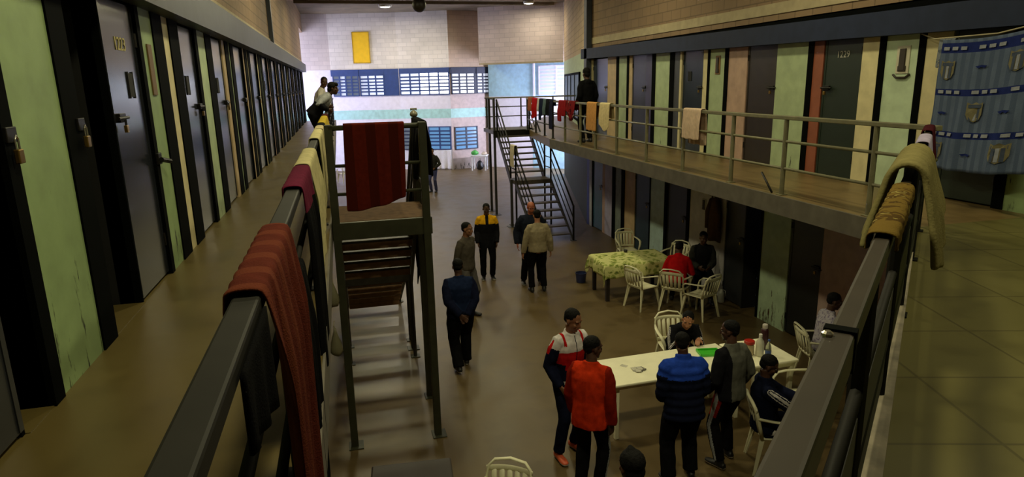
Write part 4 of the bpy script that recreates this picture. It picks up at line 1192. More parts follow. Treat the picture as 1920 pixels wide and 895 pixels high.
# far end of the hall
ft = empty('plastic_table', (6.52, 31.72, 0), radians(-22), 'white plastic table at the far wall with a green bag on it', 'table')
mb = MB(); mb.bbox((-.40, -.35, .70), (.40, .35, .74), mat('far_white_plastic', (220, 222, 226), rough=.4), .012); mb.build('tabletop', ft)
table_legs(ft, [(-.33, -.29), (.33, -.29), (-.33, .29), (.33, .29)], .71, _M['far_white_plastic'], .055)
def bag(x, y, z, rx, ry, rz, m, label, nm='bag', seed=1):
    mb = MB(); mb.ell((0, 0, rz), (rx, ry, rz), m, nu=20, nv=14)
    vs = []
    for v in mb.v:
        p = Vector(v); k = 1 + .22 * noise.noise(p * 7 + Vector((seed, 0, 0)))
        t = p.z / (2 * rz)
        p = Vector((p.x * k * (1.15 - .45 * t), p.y * k * (1.15 - .45 * t), max(0, p.z)))
        vs.append(p)
    mb.v = vs
    mb.tube([(-.03, 0, 1.9 * rz), (-.04, 0, 2.25 * rz), (.04, 0, 2.3 * rz), (.03, 0, 1.9 * rz)], .012, m, 6)
    return tag(mb.build(nm, loc=(x, y, z), smooth=True), label, 'bag')
bag(6.30, 31.78, .742, .20, .15, .12, mat('green_bag_plastic', (60, 150, 60), rough=.45), 'green plastic bag on the far white table')
bag(6.74, 31.60, .742, .15, .12, .08, mat('pale_bag_plastic', (190, 176, 160), rough=.5), 'pale bag on the far white table right of the green one', seed=4)
bag(6.52, 31.70, 0, .20, .18, .24, mat('black_bag_plastic', (20, 20, 24), rough=.4), 'black sack under the far white table', 'sack', seed=6)
# white sheet hung on the far wall beneath the windows
mb = MB(); vs = []; fs = []
for i in range(25):
    for j in range(13):
        u = i / 24; v = j / 12
        vs.append(TC @ Vector((1.42 + 1.12 * u, .04 + .025 * sin(u * 22) * (.3 + v), .99 - .97 * v)))
for i in range(24):
    for j in range(12):
        a = i * 13 + j; fs.append((a, a + 1, a + 14, a + 13))
mb.add(vs, fs, cloth_mat('white_sheet_cloth', (232, 230, 240), var=.05)); o = mb.build('hanging_sheet', smooth=True); s = o.modifiers.new('thickness', 'SOLIDIFY'); s.thickness = .01
tag(o, 'white sheet hanging on the far wall under the blue window', 'sheet')
# yellow panel on the far wall
mb = MB(); mb.bbox((1.18, 0, 5.28), (1.98, .045, 6.72), mat('yellow_panel_paint', (225, 180, 10), rough=.55, var=.06), .006, TB)
e = mb.build('wall_panel'); tag(e, 'yellow rectangular panel high on the far block wall', 'panel')
mb = MB()
for a, b in (((1.16, 0, 5.26), (1.20, .055, 6.74)), ((1.96, 0, 5.26), (2.0, .055, 6.74)), ((1.16, 0, 5.26), (2.0, .055, 5.30)), ((1.16, 0, 6.70), (2.0, .055, 6.74))):
    mb.box(a, b, mat('yellow_panel_edge', (176, 138, 10), rough=.55), TB)
mb.build('frame', e)
# dark ball hanging under the ceiling
bl_ = empty('ceiling_ball', (2.72, 22.0, 6.66), 0, 'dark ball hanging under the ceiling near the middle of the far wall', 'ball')
mb = MB(); mb.ell((0, 0, 0), (.225, .225, .225), mat('dark_ball', (40, 32, 28), rough=.5), nu=22, nv=14); mb.build('ball', bl_, smooth=True)
mb = MB(); mb.tube([(0, 0, .21), (0, 0, ROOF - 6.66)], .012, m_bolt, 8); mb.build('hanging_rod', bl_)

# pale bags hung on the near stair post
def hang_bag(x, y, ztop, h, r, label, seed):
    e = empty('plastic_bag', (x, y, ztop), 0, label, 'bag')
    m = mat('pale_plastic_bag', (120, 116, 92), rough=.35)
    mb = MB(); mb.lathe([(.012, 0), (.018, -h * .15), (r * .55, -h * .35), (r * .95, -h * .62), (r, -h * .8), (r * .7, -h * .95), (.02, -h)], m, n=18)
    mb.v = [tuple(Vector(v) * (1 + .10 * noise.noise(Vector(v) * 16 + Vector((seed, 0, 0))))) for v in mb.v]
    mb.build('body', e, smooth=True)
    mb = MB(); mb.tube([(0, .06, .06), (0, .02, .07), (-.01, -.01, .03), (0, 0, -.01)], .006, m_rope, 6); mb.build('tie', e)
hang_bag(-.235, 7.14, 2.14, .32, .07, 'pale plastic bag hanging on the near left stair post, upper of two', 1)
hang_bag(-.245, 7.14, 1.58, .34, .07, 'pale plastic bag hanging on the near left stair post, lower of two', 2)
# jacket on the right side of the left stair
drape('jacket', (.86, 8.55), (.86, 9.45), 2.43, .022, .25, lambda u: .78 + .16 * sin(6 * u), c_black, 'black jacket hanging on the outer hand rail of the left staircase', 'clothing', seed=60, wr=.035, waves=2, tilt=-.86, thick=.02)
bag(.895, 8.36, 3.80, .05, .06, .045, mat('shiny_wrap', (120, 116, 96), rough=.3), 'small pale bundle tied on top of the landing corner post', 'bundle', seed=9)

# padlocks hanging on the frames of the two nearest left doorways
for y, nm in ((3.42, 'brass padlock on the first black door frame at the left edge of the view'), (4.27, 'brass padlock on the black frame before the open doorway left of the numbered door')):
    e = empty('padlock', (XL, y, 4.02), 0, nm, 'padlock')
    mb = MB(); mb.bbox((.006, -.05, -.035), (.024, .05, .035), m_bolt, .004); mb.build('hasp', e)
    mb = MB(); mb.bbox((.024, -.026, -.13), (.048, .026, -.065), m_lock, .005); mb.build('lock_body', e)
    mb = MB(); mb.tube([(.036, -.016, -.066), (.036, -.016, -.02), (.036, 0, -.004), (.036, .016, -.02), (.036, .016, -.066)], .005, mat('shackle_steel', (180, 178, 170), rough=.25, metal=.9), 8); mb.build('shackle', e)
e = empty('door_latch', (XL, 5.80, 3.66), 0, 'large black sliding latch on the far edge of the numbered left door', 'latch')
mb = MB(); mb.bbox((.0, -.06, -.04), (.03, .04, .05), m_bolt, .005); mb.build('staple', e)
mb = MB(); mb.tube([(.045, -.05, .0), (.05, .02, -.01), (.07, .11, -.03)], .02, m_bolt, 8); mb.build('latch_bar', e)

mb = MB(); mb.tube([(5.34, 7.50, G + .25), (5.33, 7.36, G + .13), (5.325, 7.24, G + .02)], .014, m_bolt, 8)
tag(mb.build('iron_bar', smooth=True), 'short bent iron bar leaning at the edge of the right gallery floor', 'bar')
# ================================================================ PEOPLE
def skin_mat(name, col):
    return mat(name, col, rough=.5, spec=.4, var=.06, scale=20)
SK_DARK = skin_mat('skin_dark_brown', (74, 48, 36)); SK_MID = skin_mat('skin_brown', (134, 92, 68)); SK_LIGHT = skin_mat('skin_tan', (170, 118, 90)); SK_RED = skin_mat('skin_ruddy', (168, 96, 70))
LIP = skin_mat('lip_brown', (104, 60, 52)); HAIR = mat('black_hair', (9, 8, 8), rough=.8, spec=.2, bump=.4, bscale=120)
EYE_W = mat('eye_white', (150, 142, 132), rough=.25); EYE_D = mat('eye_dark', (24, 16, 12), rough=.2)
SOLE = mat('shoe_sole_white', (196, 192, 184), rough=.6)

def ik(a, c, l1, l2, pole):
    d = c - a; L = d.length
    if L > (l1 + l2) * .995:
        c = a + d * ((l1 + l2) * .995 / L); d = c - a; L = d.length
    x = (l1 * l1 - l2 * l2 + L * L) / (2 * L)
    h = sqrt(max(0.0, l1 * l1 - x * x))
    n = d.normalized(); p = pole - n * pole.dot(n)
    if p.length < 1e-4:
        p = n.orthogonal()
    return a + n * x + p.normalized() * h, c

_WS = [bpy.data.scenes.new('workshop')]
def remesh(mb, name, voxel, smooth):
    ws = _WS[0]
    ob = bpy.data.objects.new('tmp', mb.mesh('tmp')); ws.collection.objects.link(ob)
    r = ob.modifiers.new('r', 'REMESH'); r.mode = 'VOXEL'; r.voxel_size = voxel; r.use_smooth_shade = True
    if smooth:
        s = ob.modifiers.new('s', 'SMOOTH'); s.factor = .5; s.iterations = smooth
    vl = ws.view_layers[0]
    vl.update()
    me = bpy.data.meshes.new_from_object(ob.evaluated_get(vl.depsgraph))
    ws.collection.objects.unlink(ob); old = ob.data; bpy.data.objects.remove(ob); bpy.data.meshes.remove(old)
    me.name = name
    me.materials.clear()
    me.polygons.foreach_set('use_smooth', [True] * len(me.polygons))
    return me

def paint(me, mats, fn):
    for m in mats:
        me.materials.append(m)
    if fn and len(mats) > 1:
        me.polygons.foreach_set('material_index', [fn(p.center) for p in me.polygons])

class Bones:
    def __init__(s): s.b = []
    def add(s, nm, a, b, r, outer): s.b.append((nm, a, b, r, outer))
    def find(s, p):
        best = None
        for nm, a, b, r, o in s.b:
            d = b - a; t = max(0, min(1, (p - a).dot(d) / d.length_squared)); q = p - (a + d * t); v = q.length / r
            if best is None or v < best[0]:
                best = (v, nm, t, q.normalized().dot(o) if q.length > 1e-6 else 0)
        return best[1:]

def cloth_noise(me, amp, sc, seed, zk=.45):
    nor = [v.normal.copy() for v in me.vertices]
    out = []
    for v, nn in zip(me.vertices, nor):
        p = v.co.copy(); q = Vector((p.x * sc + seed, p.y * sc, p.z * sc * zk))
        n = noise.noise(q) + .5 * noise.noise(q * 2.1)
        out.extend(p + nn * (amp * n))
    me.vertices.foreach_set('co', out); me.update()

def person(label, loc, yaw, H=1.72, build=1.0, skin=SK_MID, sit=None, lean=0, side=0, twist=0, hyaw=0, hpitch=0, lh=None, rh=None, lp=None, rp=None,
           lf=None, rf=None, lk=None, rk=None, lpalm=None, rpalm=None, lfd=None, rfd=None, top=None, legs=None, shoes=None, hair=HAIR, hairstyle='short', near=True, curl=.45, seed=1, group=None):
    k = H / 1.72
    root = empty('person', loc, radians(yaw), label, 'person', group)
    vox = .0075 if near else .011
    vox2 = .0095 if near else .015
    X = Vector((1, 0, 0)); Y = Vector((0, 1, 0)); Z = Vector((0, 0, 1))
    pel = Vector((0, 0, .93)) if sit is None else Vector((0, -.02, sit / k + .09))
    Rt = Matrix.Rotation(radians(-lean), 3, 'X') @ Matrix.Rotation(radians(side), 3, 'Y') @ Matrix.Rotation(radians(twist), 3, 'Z')
    rx = Rt @ X
    sp = lambda x, y, z: pel + Rt @ Vector((x, y, z))
    neck = sp(0, -.012, .50); chest = sp(0, 0, .32)
    sh = {1: sp(.166 * build, -.005, .428), -1: sp(-.166 * build, -.005, .428)}
    hc = neck + (Rt @ Vector((0, .03, .0))) * 1 + Rt.lerp(Matrix.Identity(3), .5) @ Vector((0, .015, .155))
    Rh = Rt.lerp(Matrix.Identity(3), .6) @ Matrix.Rotation(radians(hyaw), 3, 'Z') @ Matrix.Rotation(radians(-hpitch), 3, 'X')
    ha = lambda x, y, z: hc + Rh @ Vector((x, y, z))
    hip = {1: pel + Vector((.088, 0, -.03)), -1: pel + Vector((-.088, 0, -.03))}
    wr = {1: Vector(rh) if rh else Vector((.255 * build, .05, .83)), -1: Vector(lh) if lh else Vector((-.255 * build, .05, .83))}
    pole = {1: Vector(rp) if rp else Vector((.5, -1, -.1)), -1: Vector(lp) if lp else Vector((-.5, -1, -.1))}
    el = {}
    for s in (1, -1):
        el[s], wr[s] = ik(sh[s], wr[s], .285, .255, pole[s])
    if sit is None:
        an = {1: Vector(rf) if rf else Vector((.10, 0, .08)), -1: Vector(lf) if lf else Vector((-.10, 0, .08))}
    else:
        an = {1: Vector(rf) if rf else Vector((.12, .45, .08)), -1: Vector(lf) if lf else Vector((-.12, .45, .08))}
    kn = {}
    for s, q in ((1, rk), (-1, lk)):
        kn[s], an[s] = ik(hip[s], an[s], .43, .425, Vector(q) if q else Vector((s * .12, 1, .25 if sit is None else .9)))
    # ---------------- body
    b = MB(); m0 = skin
    T = .88 * build
    def ring(z, w, d, y=0): return (sp(0, y, z), (w * T, d * T))
    secs = [ring(-.10, .145, .10), ring(.0, .155, .105), ring(.12, .135, .095), ring(.26, .15, .11), ring(.38, .155, .105), ring(.45, .12, .08), ring(.50, .062, .058)]
    b.tube([q[0] for q in secs], [q[1] for q in secs], m0, 16, side=rx)
    b.tube([sp(0, -.012, .47), neck + (hc - neck) * .35, hc + Rh @ Vector((0, -.015, -.05))], [.062, .055, .056], m0, 14, side=rx)
    # head
    b.ell(ha(0, -.012, .035), (.074, .094, .084), m0, Rh, 20, 14)
    b.ell(ha(0, .022, -.04), (.060, .066, .078), m0, Rh, 18, 12)
    b.ell(ha(0, .060, -.093), (.028, .026, .022), m0, Rh, 12, 8)
    b.tube([ha(0, .082, .018), ha(0, .100, -.012), ha(0, .104, -.030), ha(0, .086, -.040)], [.007, .0100, .0135, .008], m0, 10, side=Rh @ X)
    for s in (1, -1):
        b.ell(ha(s * .030, .074, .030), (.028, .016, .010), m0, Rh, 10, 6)
        b.ell(ha(s * .040, .060, -.022), (.022, .022, .022), m0, Rh, 10, 6)
        b.ell(ha(s * .074, -.008, -.006), (.010, .019, .029), m0, Rh, 10, 8)
    b.ell(ha(0, .083, -.060), (.026, .012, .007), m0, Rh, 10, 6); b.ell(ha(0, .080, -.070), (.022, .012, .007), m0, Rh, 10, 6)
    # arms and hands
    for s in (1, -1):
        b.tube([sp(s * .10, -.005, .43), sh[s], sh[s].lerp(el[s], .5), el[s], el[s].lerp(wr[s], .4), wr[s]], [.055, .054, .044, .038, .038, .027], m0, 12)
        fd = Vector((rfd if s > 0 else lfd)).normalized() if (rfd if s > 0 else lfd) else (wr[s] - el[s]).normalized()
        pn = Vector((rpalm if s > 0 else lpalm)) if (rpalm if s > 0 else lpalm) else Vector((-s, .25, 0))
        pn = (pn - fd * pn.dot(fd)).normalized(); wd = fd.cross(pn).normalized()     # across the palm
        if wd.dot(Y) < 0 and abs(wd.dot(Y)) > .2:
            wd = -wd                                                                 # thumb side towards the front
        W = wr[s]
        b.tube([W - fd * .02, W + fd * .02, W + fd * .055, W + fd * .092], [(.027, .021), (.034, .018), (.041, .016), (.039, .013)], m0, 12, side=wd)
        for q, (off, ln) in enumerate(((.029, .070), (.0095, .078), (-.0095, .073), (-.028, .058))):
            p = W + fd * .088 + wd * off; dd = fd.copy(); pts = [p - fd * .012]; pts.append(p)
            for seg, fr in enumerate((.42, .32, .26)):
                Rm = Matrix.Rotation(curl * (.55 + .3 * seg), 3, fd.cross(pn)); dd = (Rm @ dd).normalized()
                p = p + dd * ln * fr; pts.append(p)
            b.tube(pts, [.0095, .0092, .0085, .0078, .0062], m0, 8)
        p = W + fd * .022 + wd * .026; dd = (fd * .72 + wd * .62 + pn * .30).normalized(); p2 = p + dd * .040; dd2 = (fd * .9 + wd * .22 + pn * .35).normalized()
        b.tube([W + fd * .01 + wd * .012, p, p2, p2 + dd2 * .030, p2 + dd2 * .046], [.013, .0125, .011, .0095, .007], m0, 8)
    for s in (1, -1):
        b.tube([pel + Vector((s * .06, 0, 0)), hip[s], hip[s].lerp(kn[s], .5), kn[s], kn[s].lerp(an[s], .35), an[s]], [.085, .078, .066, .048, .050, .036], m0, 12)
        b.tube([an[s] + Vector((0, -.03, -.03)), an[s] + Vector((0, .05, -.045)), an[s] + Vector((0, .14, -.055))], [(.03, .03), (.035, .025), (.03, .015)], m0, 10, side=X)
    me = remesh(b, 'body', vox, 2)
    lipc = ha(0, .088, -.064)
    inv = Rh.transposed()
    def bf(p):
        q = inv @ (p - lipc)
        return 1 if abs(q.x) < .024 and abs(q.z) < .011 and q.y > -.012 else 0
    paint(me, [skin, LIP], bf)
    meshes = [('body', me)]
    # ---------------- hair, eyes
    if hair is not None:
        h = MB()
        if hairstyle == 'short':
            h.ell(ha(0, -.020, .047), (.0775, .0925, .079), hair, Rh, 20, 14); h.ell(ha(0, -.055, .005), (.064, .050, .058), hair, Rh, 16, 10)
        elif hairstyle == 'full':
            h.ell(ha(0, -.022, .056), (.086, .100, .088), hair, Rh, 20, 14); h.ell(ha(0, -.052, -.015), (.076, .058, .075), hair, Rh, 16, 10); h.ell(ha(0, .045, .095), (.05, .04, .03), hair, Rh, 12, 8)
        elif hairstyle == 'peak':
            h.ell(ha(0, -.020, .052), (.084, .098, .084), hair, Rh, 20, 14); h.ell(ha(0, -.05, -.01), (.07, .055, .07), hair, Rh, 16, 10); h.tube([ha(0, -.01, .10), ha(0, 0, .135), ha(.004, .004, .155)], [.05, .03, .008], hair, 10)
        elif hairstyle == 'bun':
            h.ell(ha(0, -.025, .052), (.088, .10, .086), hair, Rh, 20, 14); h.ell(ha(0, -.06, -.02), (.078, .06, .08), hair, Rh, 16, 10); h.ell(ha(0, .05, .085), (.06, .05, .045), hair, Rh, 12, 8)
        me = remesh(h, 'hair', .008, 1); cloth_noise(me, .0035, 60, seed, 1); paint(me, [hair], None); meshes.append(('hair', me))
    if near:
        for s in (1, -1):
            e_ = MB(); e_.ell(ha(s * .031, .0715, .008), (.0115, .0105, .0072), EYE_W, Rh, 12, 8); e_.ell(ha(s * .031, .0790, .008), (.0058, .004, .0058), EYE_D, Rh, 10, 6)
            meshes.append(('eye', e_.mesh('eye', True)))
            e_ = MB(); e_.tube([ha(s * .012, .084, .027), ha(s * .032, .083, .033), ha(s * .050, .071, .027)], [.003, .0042, .0025], HAIR, 6); meshes.append(('eyebrow', e_.mesh('eyebrow', True)))
    # ---------------- upper garment
    bn = Bones()
    bn.add('torso', sp(0, 0, -.05), sp(0, 0, .46), .15, rx)
    for s, nm in ((1, 'R'), (-1, 'L')):
        for a, c, q in ((sh[s], el[s], 'U'), (el[s], wr[s], 'F')):
            dv = (c - a).normalized(); o = rx * s + Vector((0, 0, .6)); o = (o - dv * o.dot(dv)).normalized()
            bn.add(q + nm, a, c, .060, o)
    t_ = dict(mats=[], rule=None, bulk=.0, hem=-.10, collar=.03, sleeve=1.0, puff=0, wr=.007, hood=False); t_.update(top)
    B = build; u = t_['bulk']
    g = MB(); gm = t_['mats'][0]
    hz = t_['hem']
    prof = [(hz, .172, .122), (hz + .05, .176, .126), (.04, .166, .122), (.14, .158, .116), (.26, .172, .126), (.36, .178, .122), (.42, .150, .100), (.455, .110, .078), (.49, .074, .066)]
    if sit is not None or lean > 25:
        prof = [(max(hz, -.06), .178, .135)] + [q for q in prof if q[0] > -.02]
    pts = []; rad = []
    for z, w, d in prof:
        pts.append(sp(0, -.004, z)); rad.append((w * B + u, d * B + u))
    if t_['puff']:
        P2 = []; R2 = []; n = 40
        for i in range(n + 1):
            z = prof[0][0] + (prof[-1][0] - prof[0][0]) * i / n
            for q in range(len(prof) - 1):
                if prof[q][0] <= z <= prof[q + 1][0] + 1e-6:
                    f = (z - prof[q][0]) / (prof[q + 1][0] - prof[q][0]); w = prof[q][1] + (prof[q + 1][1] - prof[q][1]) * f; d = prof[q][2] + (prof[q + 1][2] - prof[q][2]) * f
            bump = .016 * (abs(sin(z * pi / .085)) - .5)
            P2.append(sp(0, -.004, z)); R2.append((w * B + u + bump, d * B + u + bump))
        pts, rad = P2, R2
    g.tube(pts, rad, gm, 24, side=rx)
    if t_['collar']:
        g.tube([sp(0, -.008, .46), sp(0, -.006, .49), sp(0, .002, .495 + t_['collar'])], [.082 + u * .5, .074 + u * .4, .070 + u * .4], gm, 18, side=rx)
    if t_['hood']:
        g.ell(sp(0, -.085, .455), (.10, .055, .065), gm, Rt, 16, 10)
    for s in (1, -1):
        e1 = el[s].lerp(wr[s], t_['sleeve'])
        A0 = sp(s * .09, -.005, .405)
        g.tube([sp(s * .03, -.012, .475), sp(s * .085, -.010, .452), sh[s]], [.05, .052 + u * .4, .058 + u * .6], gm, 12)
        ppts = [A0, sh[s].lerp(A0, .15), sh[s].lerp(el[s], .3), sh[s].lerp(el[s], .65), el[s], el[s].lerp(e1, .5), e1.lerp(el[s], .08), e1]
        prad = [.070, .066, .062, .057, .052, .050, .043, .040]
        if t_['puff']:
            P2 = []; R2 = []
            for i in range(len(ppts) - 1):
                for q in range(4):
                    f = q / 4; P2.append(ppts[i].lerp(ppts[i + 1], f)); R2.append(prad[i] + (prad[i + 1] - prad[i]) * f + .010 * ((q % 4) in (1, 2)) - .004)
            P2.append(ppts[-1]); R2.append(prad[-1]); ppts, prad = P2, R2
        g.tube(ppts, [r * (.6 + .4 * B) + u * .8 for r in prad], gm, 14)
    me = remesh(g, 'jacket', vox2, 4 if not t_['puff'] else 2); cloth_noise(me, t_['wr'], 16, seed)
    if t_['rule']:
        paint(me, t_['mats'], lambda p: t_['rule'](bn.find(p) + (Rt.transposed() @ (p - pel),)))
    else:
        paint(me, t_['mats'], None)
    meshes.append((t_.get('name', 'jacket'), me))
    # ---------------- trousers
    l_ = dict(mats=[], rule=None, loose=.0, cuff=.045); l_.update(legs)
    bl2 = Bones()
    for s, nm in ((1, 'R'), (-1, 'L')):
        for a, c, q in ((hip[s], kn[s], 'U'), (kn[s], an[s], 'F')):
            dv = (c - a).normalized(); o = X * s; o = (o - dv * o.dot(dv)).normalized(); bl2.add(q + nm, a, c, .08, o)
    g = MB(); gm = l_['mats'][0]; lo = l_['loose']
    g.tube([sp(0, 0, .10), sp(0, 0, .04), pel + Vector((0, 0, -.02)), pel + Vector((0, .0 if sit is None else .05, -.09))], [(.150 * B, .106 * B), (.160 * B, .114 * B), (.172 * B, .122 * B), (.150 * B, .105 * B)], gm, 20, side=X)
    for s in (1, -1):
        c1 = an[s].lerp(kn[s], max(0.0, l_['cuff'] / .42 - .06))
        g.tube([pel + Vector((s * .07, 0, 0)), hip[s] + Vector((0, 0, -.03)), hip[s].lerp(kn[s], .35), hip[s].lerp(kn[s], .75), kn[s], kn[s].lerp(c1, .4), kn[s].lerp(c1, .8), c1],
               [.10 * B, (.096 + lo * .5) * B, (.086 + lo) * B, (.070 + lo) * B, .065 + lo, .063 + lo, .057 + lo * 1.2, .058 + lo * 1.2], gm, 14)
    me = remesh(g, 'trousers', vox2, 4); cloth_noise(me, .008, 14, seed + 5)
    paint(me, l_['mats'], (lambda p: l_['rule'](bl2.find(p) + (p,))) if l_['rule'] else None)
    meshes.append(('trousers', me))
    # ---------------- shoes
    for s in (1, -1):
        g = MB(); a = an[s]; fz = a.z - .08; yw = radians(-8 * s); F = Vector((sin(-yw), cos(yw), 0)); S_ = Vector((F.y, -F.x, 0))
        base = Vector((a.x, a.y, fz))
        g.tube([base - F * .075 + Z * .045, base - F * .05 + Z * .042, base + F * .04 + Z * .038, base + F * .12 + Z * .030, base + F * .165 + Z * .027, base + F * .185 + Z * .025],
               [(.025, .03), (.038, .042), (.041, .038), (.047, .030), (.040, .026), (.02, .018)], shoes[0], 14, side=S_)
        g.tube([a + Z * .03, base - F * .01 + Z * .05], [.045, .05], shoes[0], 12)
        me = remesh(g, 'shoe', .009, 1)
        for v in me.vertices:
            v.co.z = max(v.co.z, fz + .0)
        paint(me, [shoes[0], shoes[1] if len(shoes) > 1 else shoes[0]], lambda p, z=fz: 1 if p.z < z + .028 else 0)
        meshes.append(('shoe', me))
    for nm, me in meshes:
        me.transform(Matrix.Scale(k, 4))
        o = bpy.data.objects.new(nm, me); COL.objects.link(o); o.parent = root
    return root

def fab(name, col, **kw): return cloth_mat(name, col, **kw)
F_BLACK = fab('black_trouser_cloth', (18, 18, 20)); F_DARK = fab('dark_jacket_cloth', (26, 26, 30)); F_NAVY = fab('navy_jacket_cloth', (24, 34, 60)); F_NAVY2 = fab('navy_track_cloth', (20, 24, 44))
F_WHITE = fab('white_track_cloth', (205, 200, 200)); F_RED = fab('red_track_cloth', (178, 26, 26)); F_ORANGE = fab('orange_red_jacket_cloth', (196, 52, 22)); F_DKRED = fab('dark_red_jacket_cloth', (132, 32, 18))
F_BLUE = fab('blue_puffer_cloth', (34, 64, 160), bscale=60); F_GREY = fab('grey_jacket_cloth', (92, 92, 84)); F_GREYD = fab('charcoal_jacket_cloth', (48, 48, 46)); F_BEIGE = fab('beige_sweater_cloth', (150, 138, 112))
F_YEL = fab('yellow_jacket_cloth', (216, 160, 30)); F_JEAN = fab('blue_jean_cloth', (74, 78, 122)); F_GJEAN = fab('grey_jean_cloth', (88, 84, 82)); F_SHIRT = fab('grey_brown_shirt_cloth', (78, 72, 64))
F_CHECK = fab('pale_check_shirt_cloth', (196, 190, 204), kind='floral', col2=(150, 140, 170), col3=(96, 84, 120), fscale=22); F_REDS = fab('red_shirt_cloth', (190, 24, 26)); F_GREYL = fab('light_grey_shirt_cloth', (150, 152, 156)); F_WSHIRT = fab('white_shirt_cloth', (206, 200, 190))
S_BLK = mat('black_shoe', (22, 22, 24), rough=.5); S_WHT = mat('white_shoe', (186, 182, 176), rough=.5); S_ORG = mat('orange_shoe', (206, 92, 60), rough=.5)
plain = lambda m, **kw: dict(mats=[m], **kw)
L_BLACK = dict(mats=[F_BLACK], loose=.006)

def striped(q):            # red, white and navy track jacket
    nm, t, o, p = q
    if nm == 'torso':
        if abs(p.x) < .007 and p.y > 0 and p.z < .5: return 0
        if .10 < abs(p.x) < .125 and p.z > .40: return 2
        if p.z > .40: return 1
        if p.z > .33: return 1
        if p.z > .19: return 2
        if p.z > -.0: return 0 if abs(p.x) > .11 else (2 if p.z > .12 else 0)
        return 1 if abs(p.x) < .13 else 0
    if nm[0] == 'U':
        if o > .93 and t < .5: return 2
        return 1 if t < .22 else 0
    return 0
person('person in a red, white and navy track jacket facing the camera beside the white table', (2.26, 6.46, 0), 197, 1.80, 1.0, SK_MID, lean=6, hyaw=18, hpitch=16,
       rh=(.20, .15, .90), lh=(-.22, .12, .90), top=dict(mats=[F_NAVY2, F_WHITE, F_RED], rule=striped, bulk=.012, hem=-.06), legs=dict(mats=[F_NAVY2], loose=.004), shoes=(S_ORG, SOLE), hairstyle='short', rf=(.17, .06, .08), lf=(-.10, -.02, .08), seed=1)

def redj(q):
    nm, t, o, p = q
    if nm == 'torso': return 0
    return 1
def sidestripe(q):
    nm, t, o, p = q
    return 1 if o > .955 else 0
person('person in an orange red jacket from behind beside the white table', (2.22, 5.66, 0), -42, 1.74, .98, SK_DARK, lean=3, hyaw=-38, hpitch=6, rh=(.215, .03, .82), lh=(-.21, .10, .84),
       top=dict(mats=[F_ORANGE, F_DKRED], rule=redj, bulk=.022, hem=-.15, wr=.008), legs=dict(mats=[F_BLACK, F_GREYL], rule=sidestripe, loose=.008), shoes=(S_BLK,), seed=2)

person('person in a bright blue padded jacket seen from behind at the white table', (3.23, 5.58, 0), -8, 1.67, 1.10, SK_DARK, lean=9, hyaw=-12, hpitch=16, rh=(.16, .22, .92), lh=(-.16, .22, .92), rp=(.45, -1, -.2), lp=(-.45, -1, -.2),
       top=dict(mats=[F_BLUE, F_NAVY2], rule=lambda q: (0 if q[3].z > .30 else 1) if q[0] == 'torso' else (1 if q[0][0] == 'F' or q[1] > .35 else 0), bulk=.030, puff=1, hem=-.15, collar=.05, wr=.004), legs=dict(mats=[F_BLACK], loose=.022), shoes=(S_BLK, SOLE), lf=(-.16, -.05, .08), rf=(.13, .05, .08), seed=3)

def raglan(q):
    nm, t, o, p = q
    if nm == 'torso':
        return 0 if p.x < -.10 else 1
    if nm[1] == 'L':
        return 2 if (nm[0] == 'F' and o > .9) else 0
    return 1
person('person in a grey and black raglan jacket right of the blue padded jacket', (3.86, 5.72, 0), 14, 1.70, .98, SK_DARK, lean=2, hyaw=30, hpitch=6, rh=(.23, .10, .88), lh=(-.22, .14, .90),
       top=dict(mats=[F_DARK, F_GREY, F_GREYL], rule=raglan, bulk=.016, hem=-.10), legs=dict(mats=[F_BLACK, F_GREYL, F_DKRED], rule=lambda q: 1 if q[2] > .955 and q[0][1] == 'L' else (2 if q[0] == 'UL' and q[2] > .75 and q[1] < .7 else 0), loose=.006), shoes=(S_BLK, SOLE), lf=(-.12, -.02, .08), rf=(.14, .10, .08), seed=4)

def armstripes(q):
    nm, t, o, p = q
    if nm[0] in 'UF' and (o > .975 or .84 < o < .91): return 1
    return 0
person('seated person in a black jacket with white shoulder stripes behind the white table', (4.40, 7.84, 0), 168, 1.72, .98, SK_LIGHT, sit=.44, lean=42, hyaw=-22, hpitch=4, rh=(.12, .52, .80), lh=(-.12, .52, .80), rpalm=(0, 0, -1), lpalm=(0, 0, -1), rfd=(-.5, 1, -.02), lfd=(.5, 1, -.02), rp=(.35, -1, -.6), lp=(-.35, -1, -.6),
       top=dict(mats=[F_DARK, F_WHITE], rule=armstripes, bulk=.012, hem=-.06), legs=L_BLACK, shoes=(S_BLK, SOLE), seed=5, rf=(.14, .40, .08), lf=(-.14, .40, .08))

person('person in a pale checked shirt seated at the right behind the white tables', (6.28, 7.17, 0), -106, 1.72, .98, SK_DARK, sit=.44, lean=8, hyaw=-10, hpitch=10, lh=(-.17, .26, .64), rh=(.17, .26, .64), lpalm=(0, 0, -1), rpalm=(0, 0, -1), rf=(.12, .30, .08), lf=(-.12, .32, .08),
       top=dict(mats=[F_CHECK], bulk=.006, hem=-.06, name='shirt'), legs=L_BLACK, shoes=(S_BLK,), seed=6)

person('seated person in a navy tracksuit with white sleeve stripes on a white chair', (4.25, 5.59, 0), -112, 1.72, 1.04, SK_DARK, sit=.44, lean=-3, hyaw=-8, hpitch=26, rh=(.07, .40, .76), lh=(-.07, .40, .76), rp=(1, -.3, -.5), lp=(-1, -.3, -.5), rpalm=(-1, 0, .2), lpalm=(1, 0, .2),
       top=dict(mats=[F_NAVY2, F_WHITE], rule=armstripes, bulk=.014, hem=-.06, collar=.045), legs=dict(mats=[F_NAVY2, F_WHITE], rule=sidestripe, loose=.004), shoes=(S_WHT,), seed=7, rf=(.14, .30, .08), lf=(-.14, .34, .08))

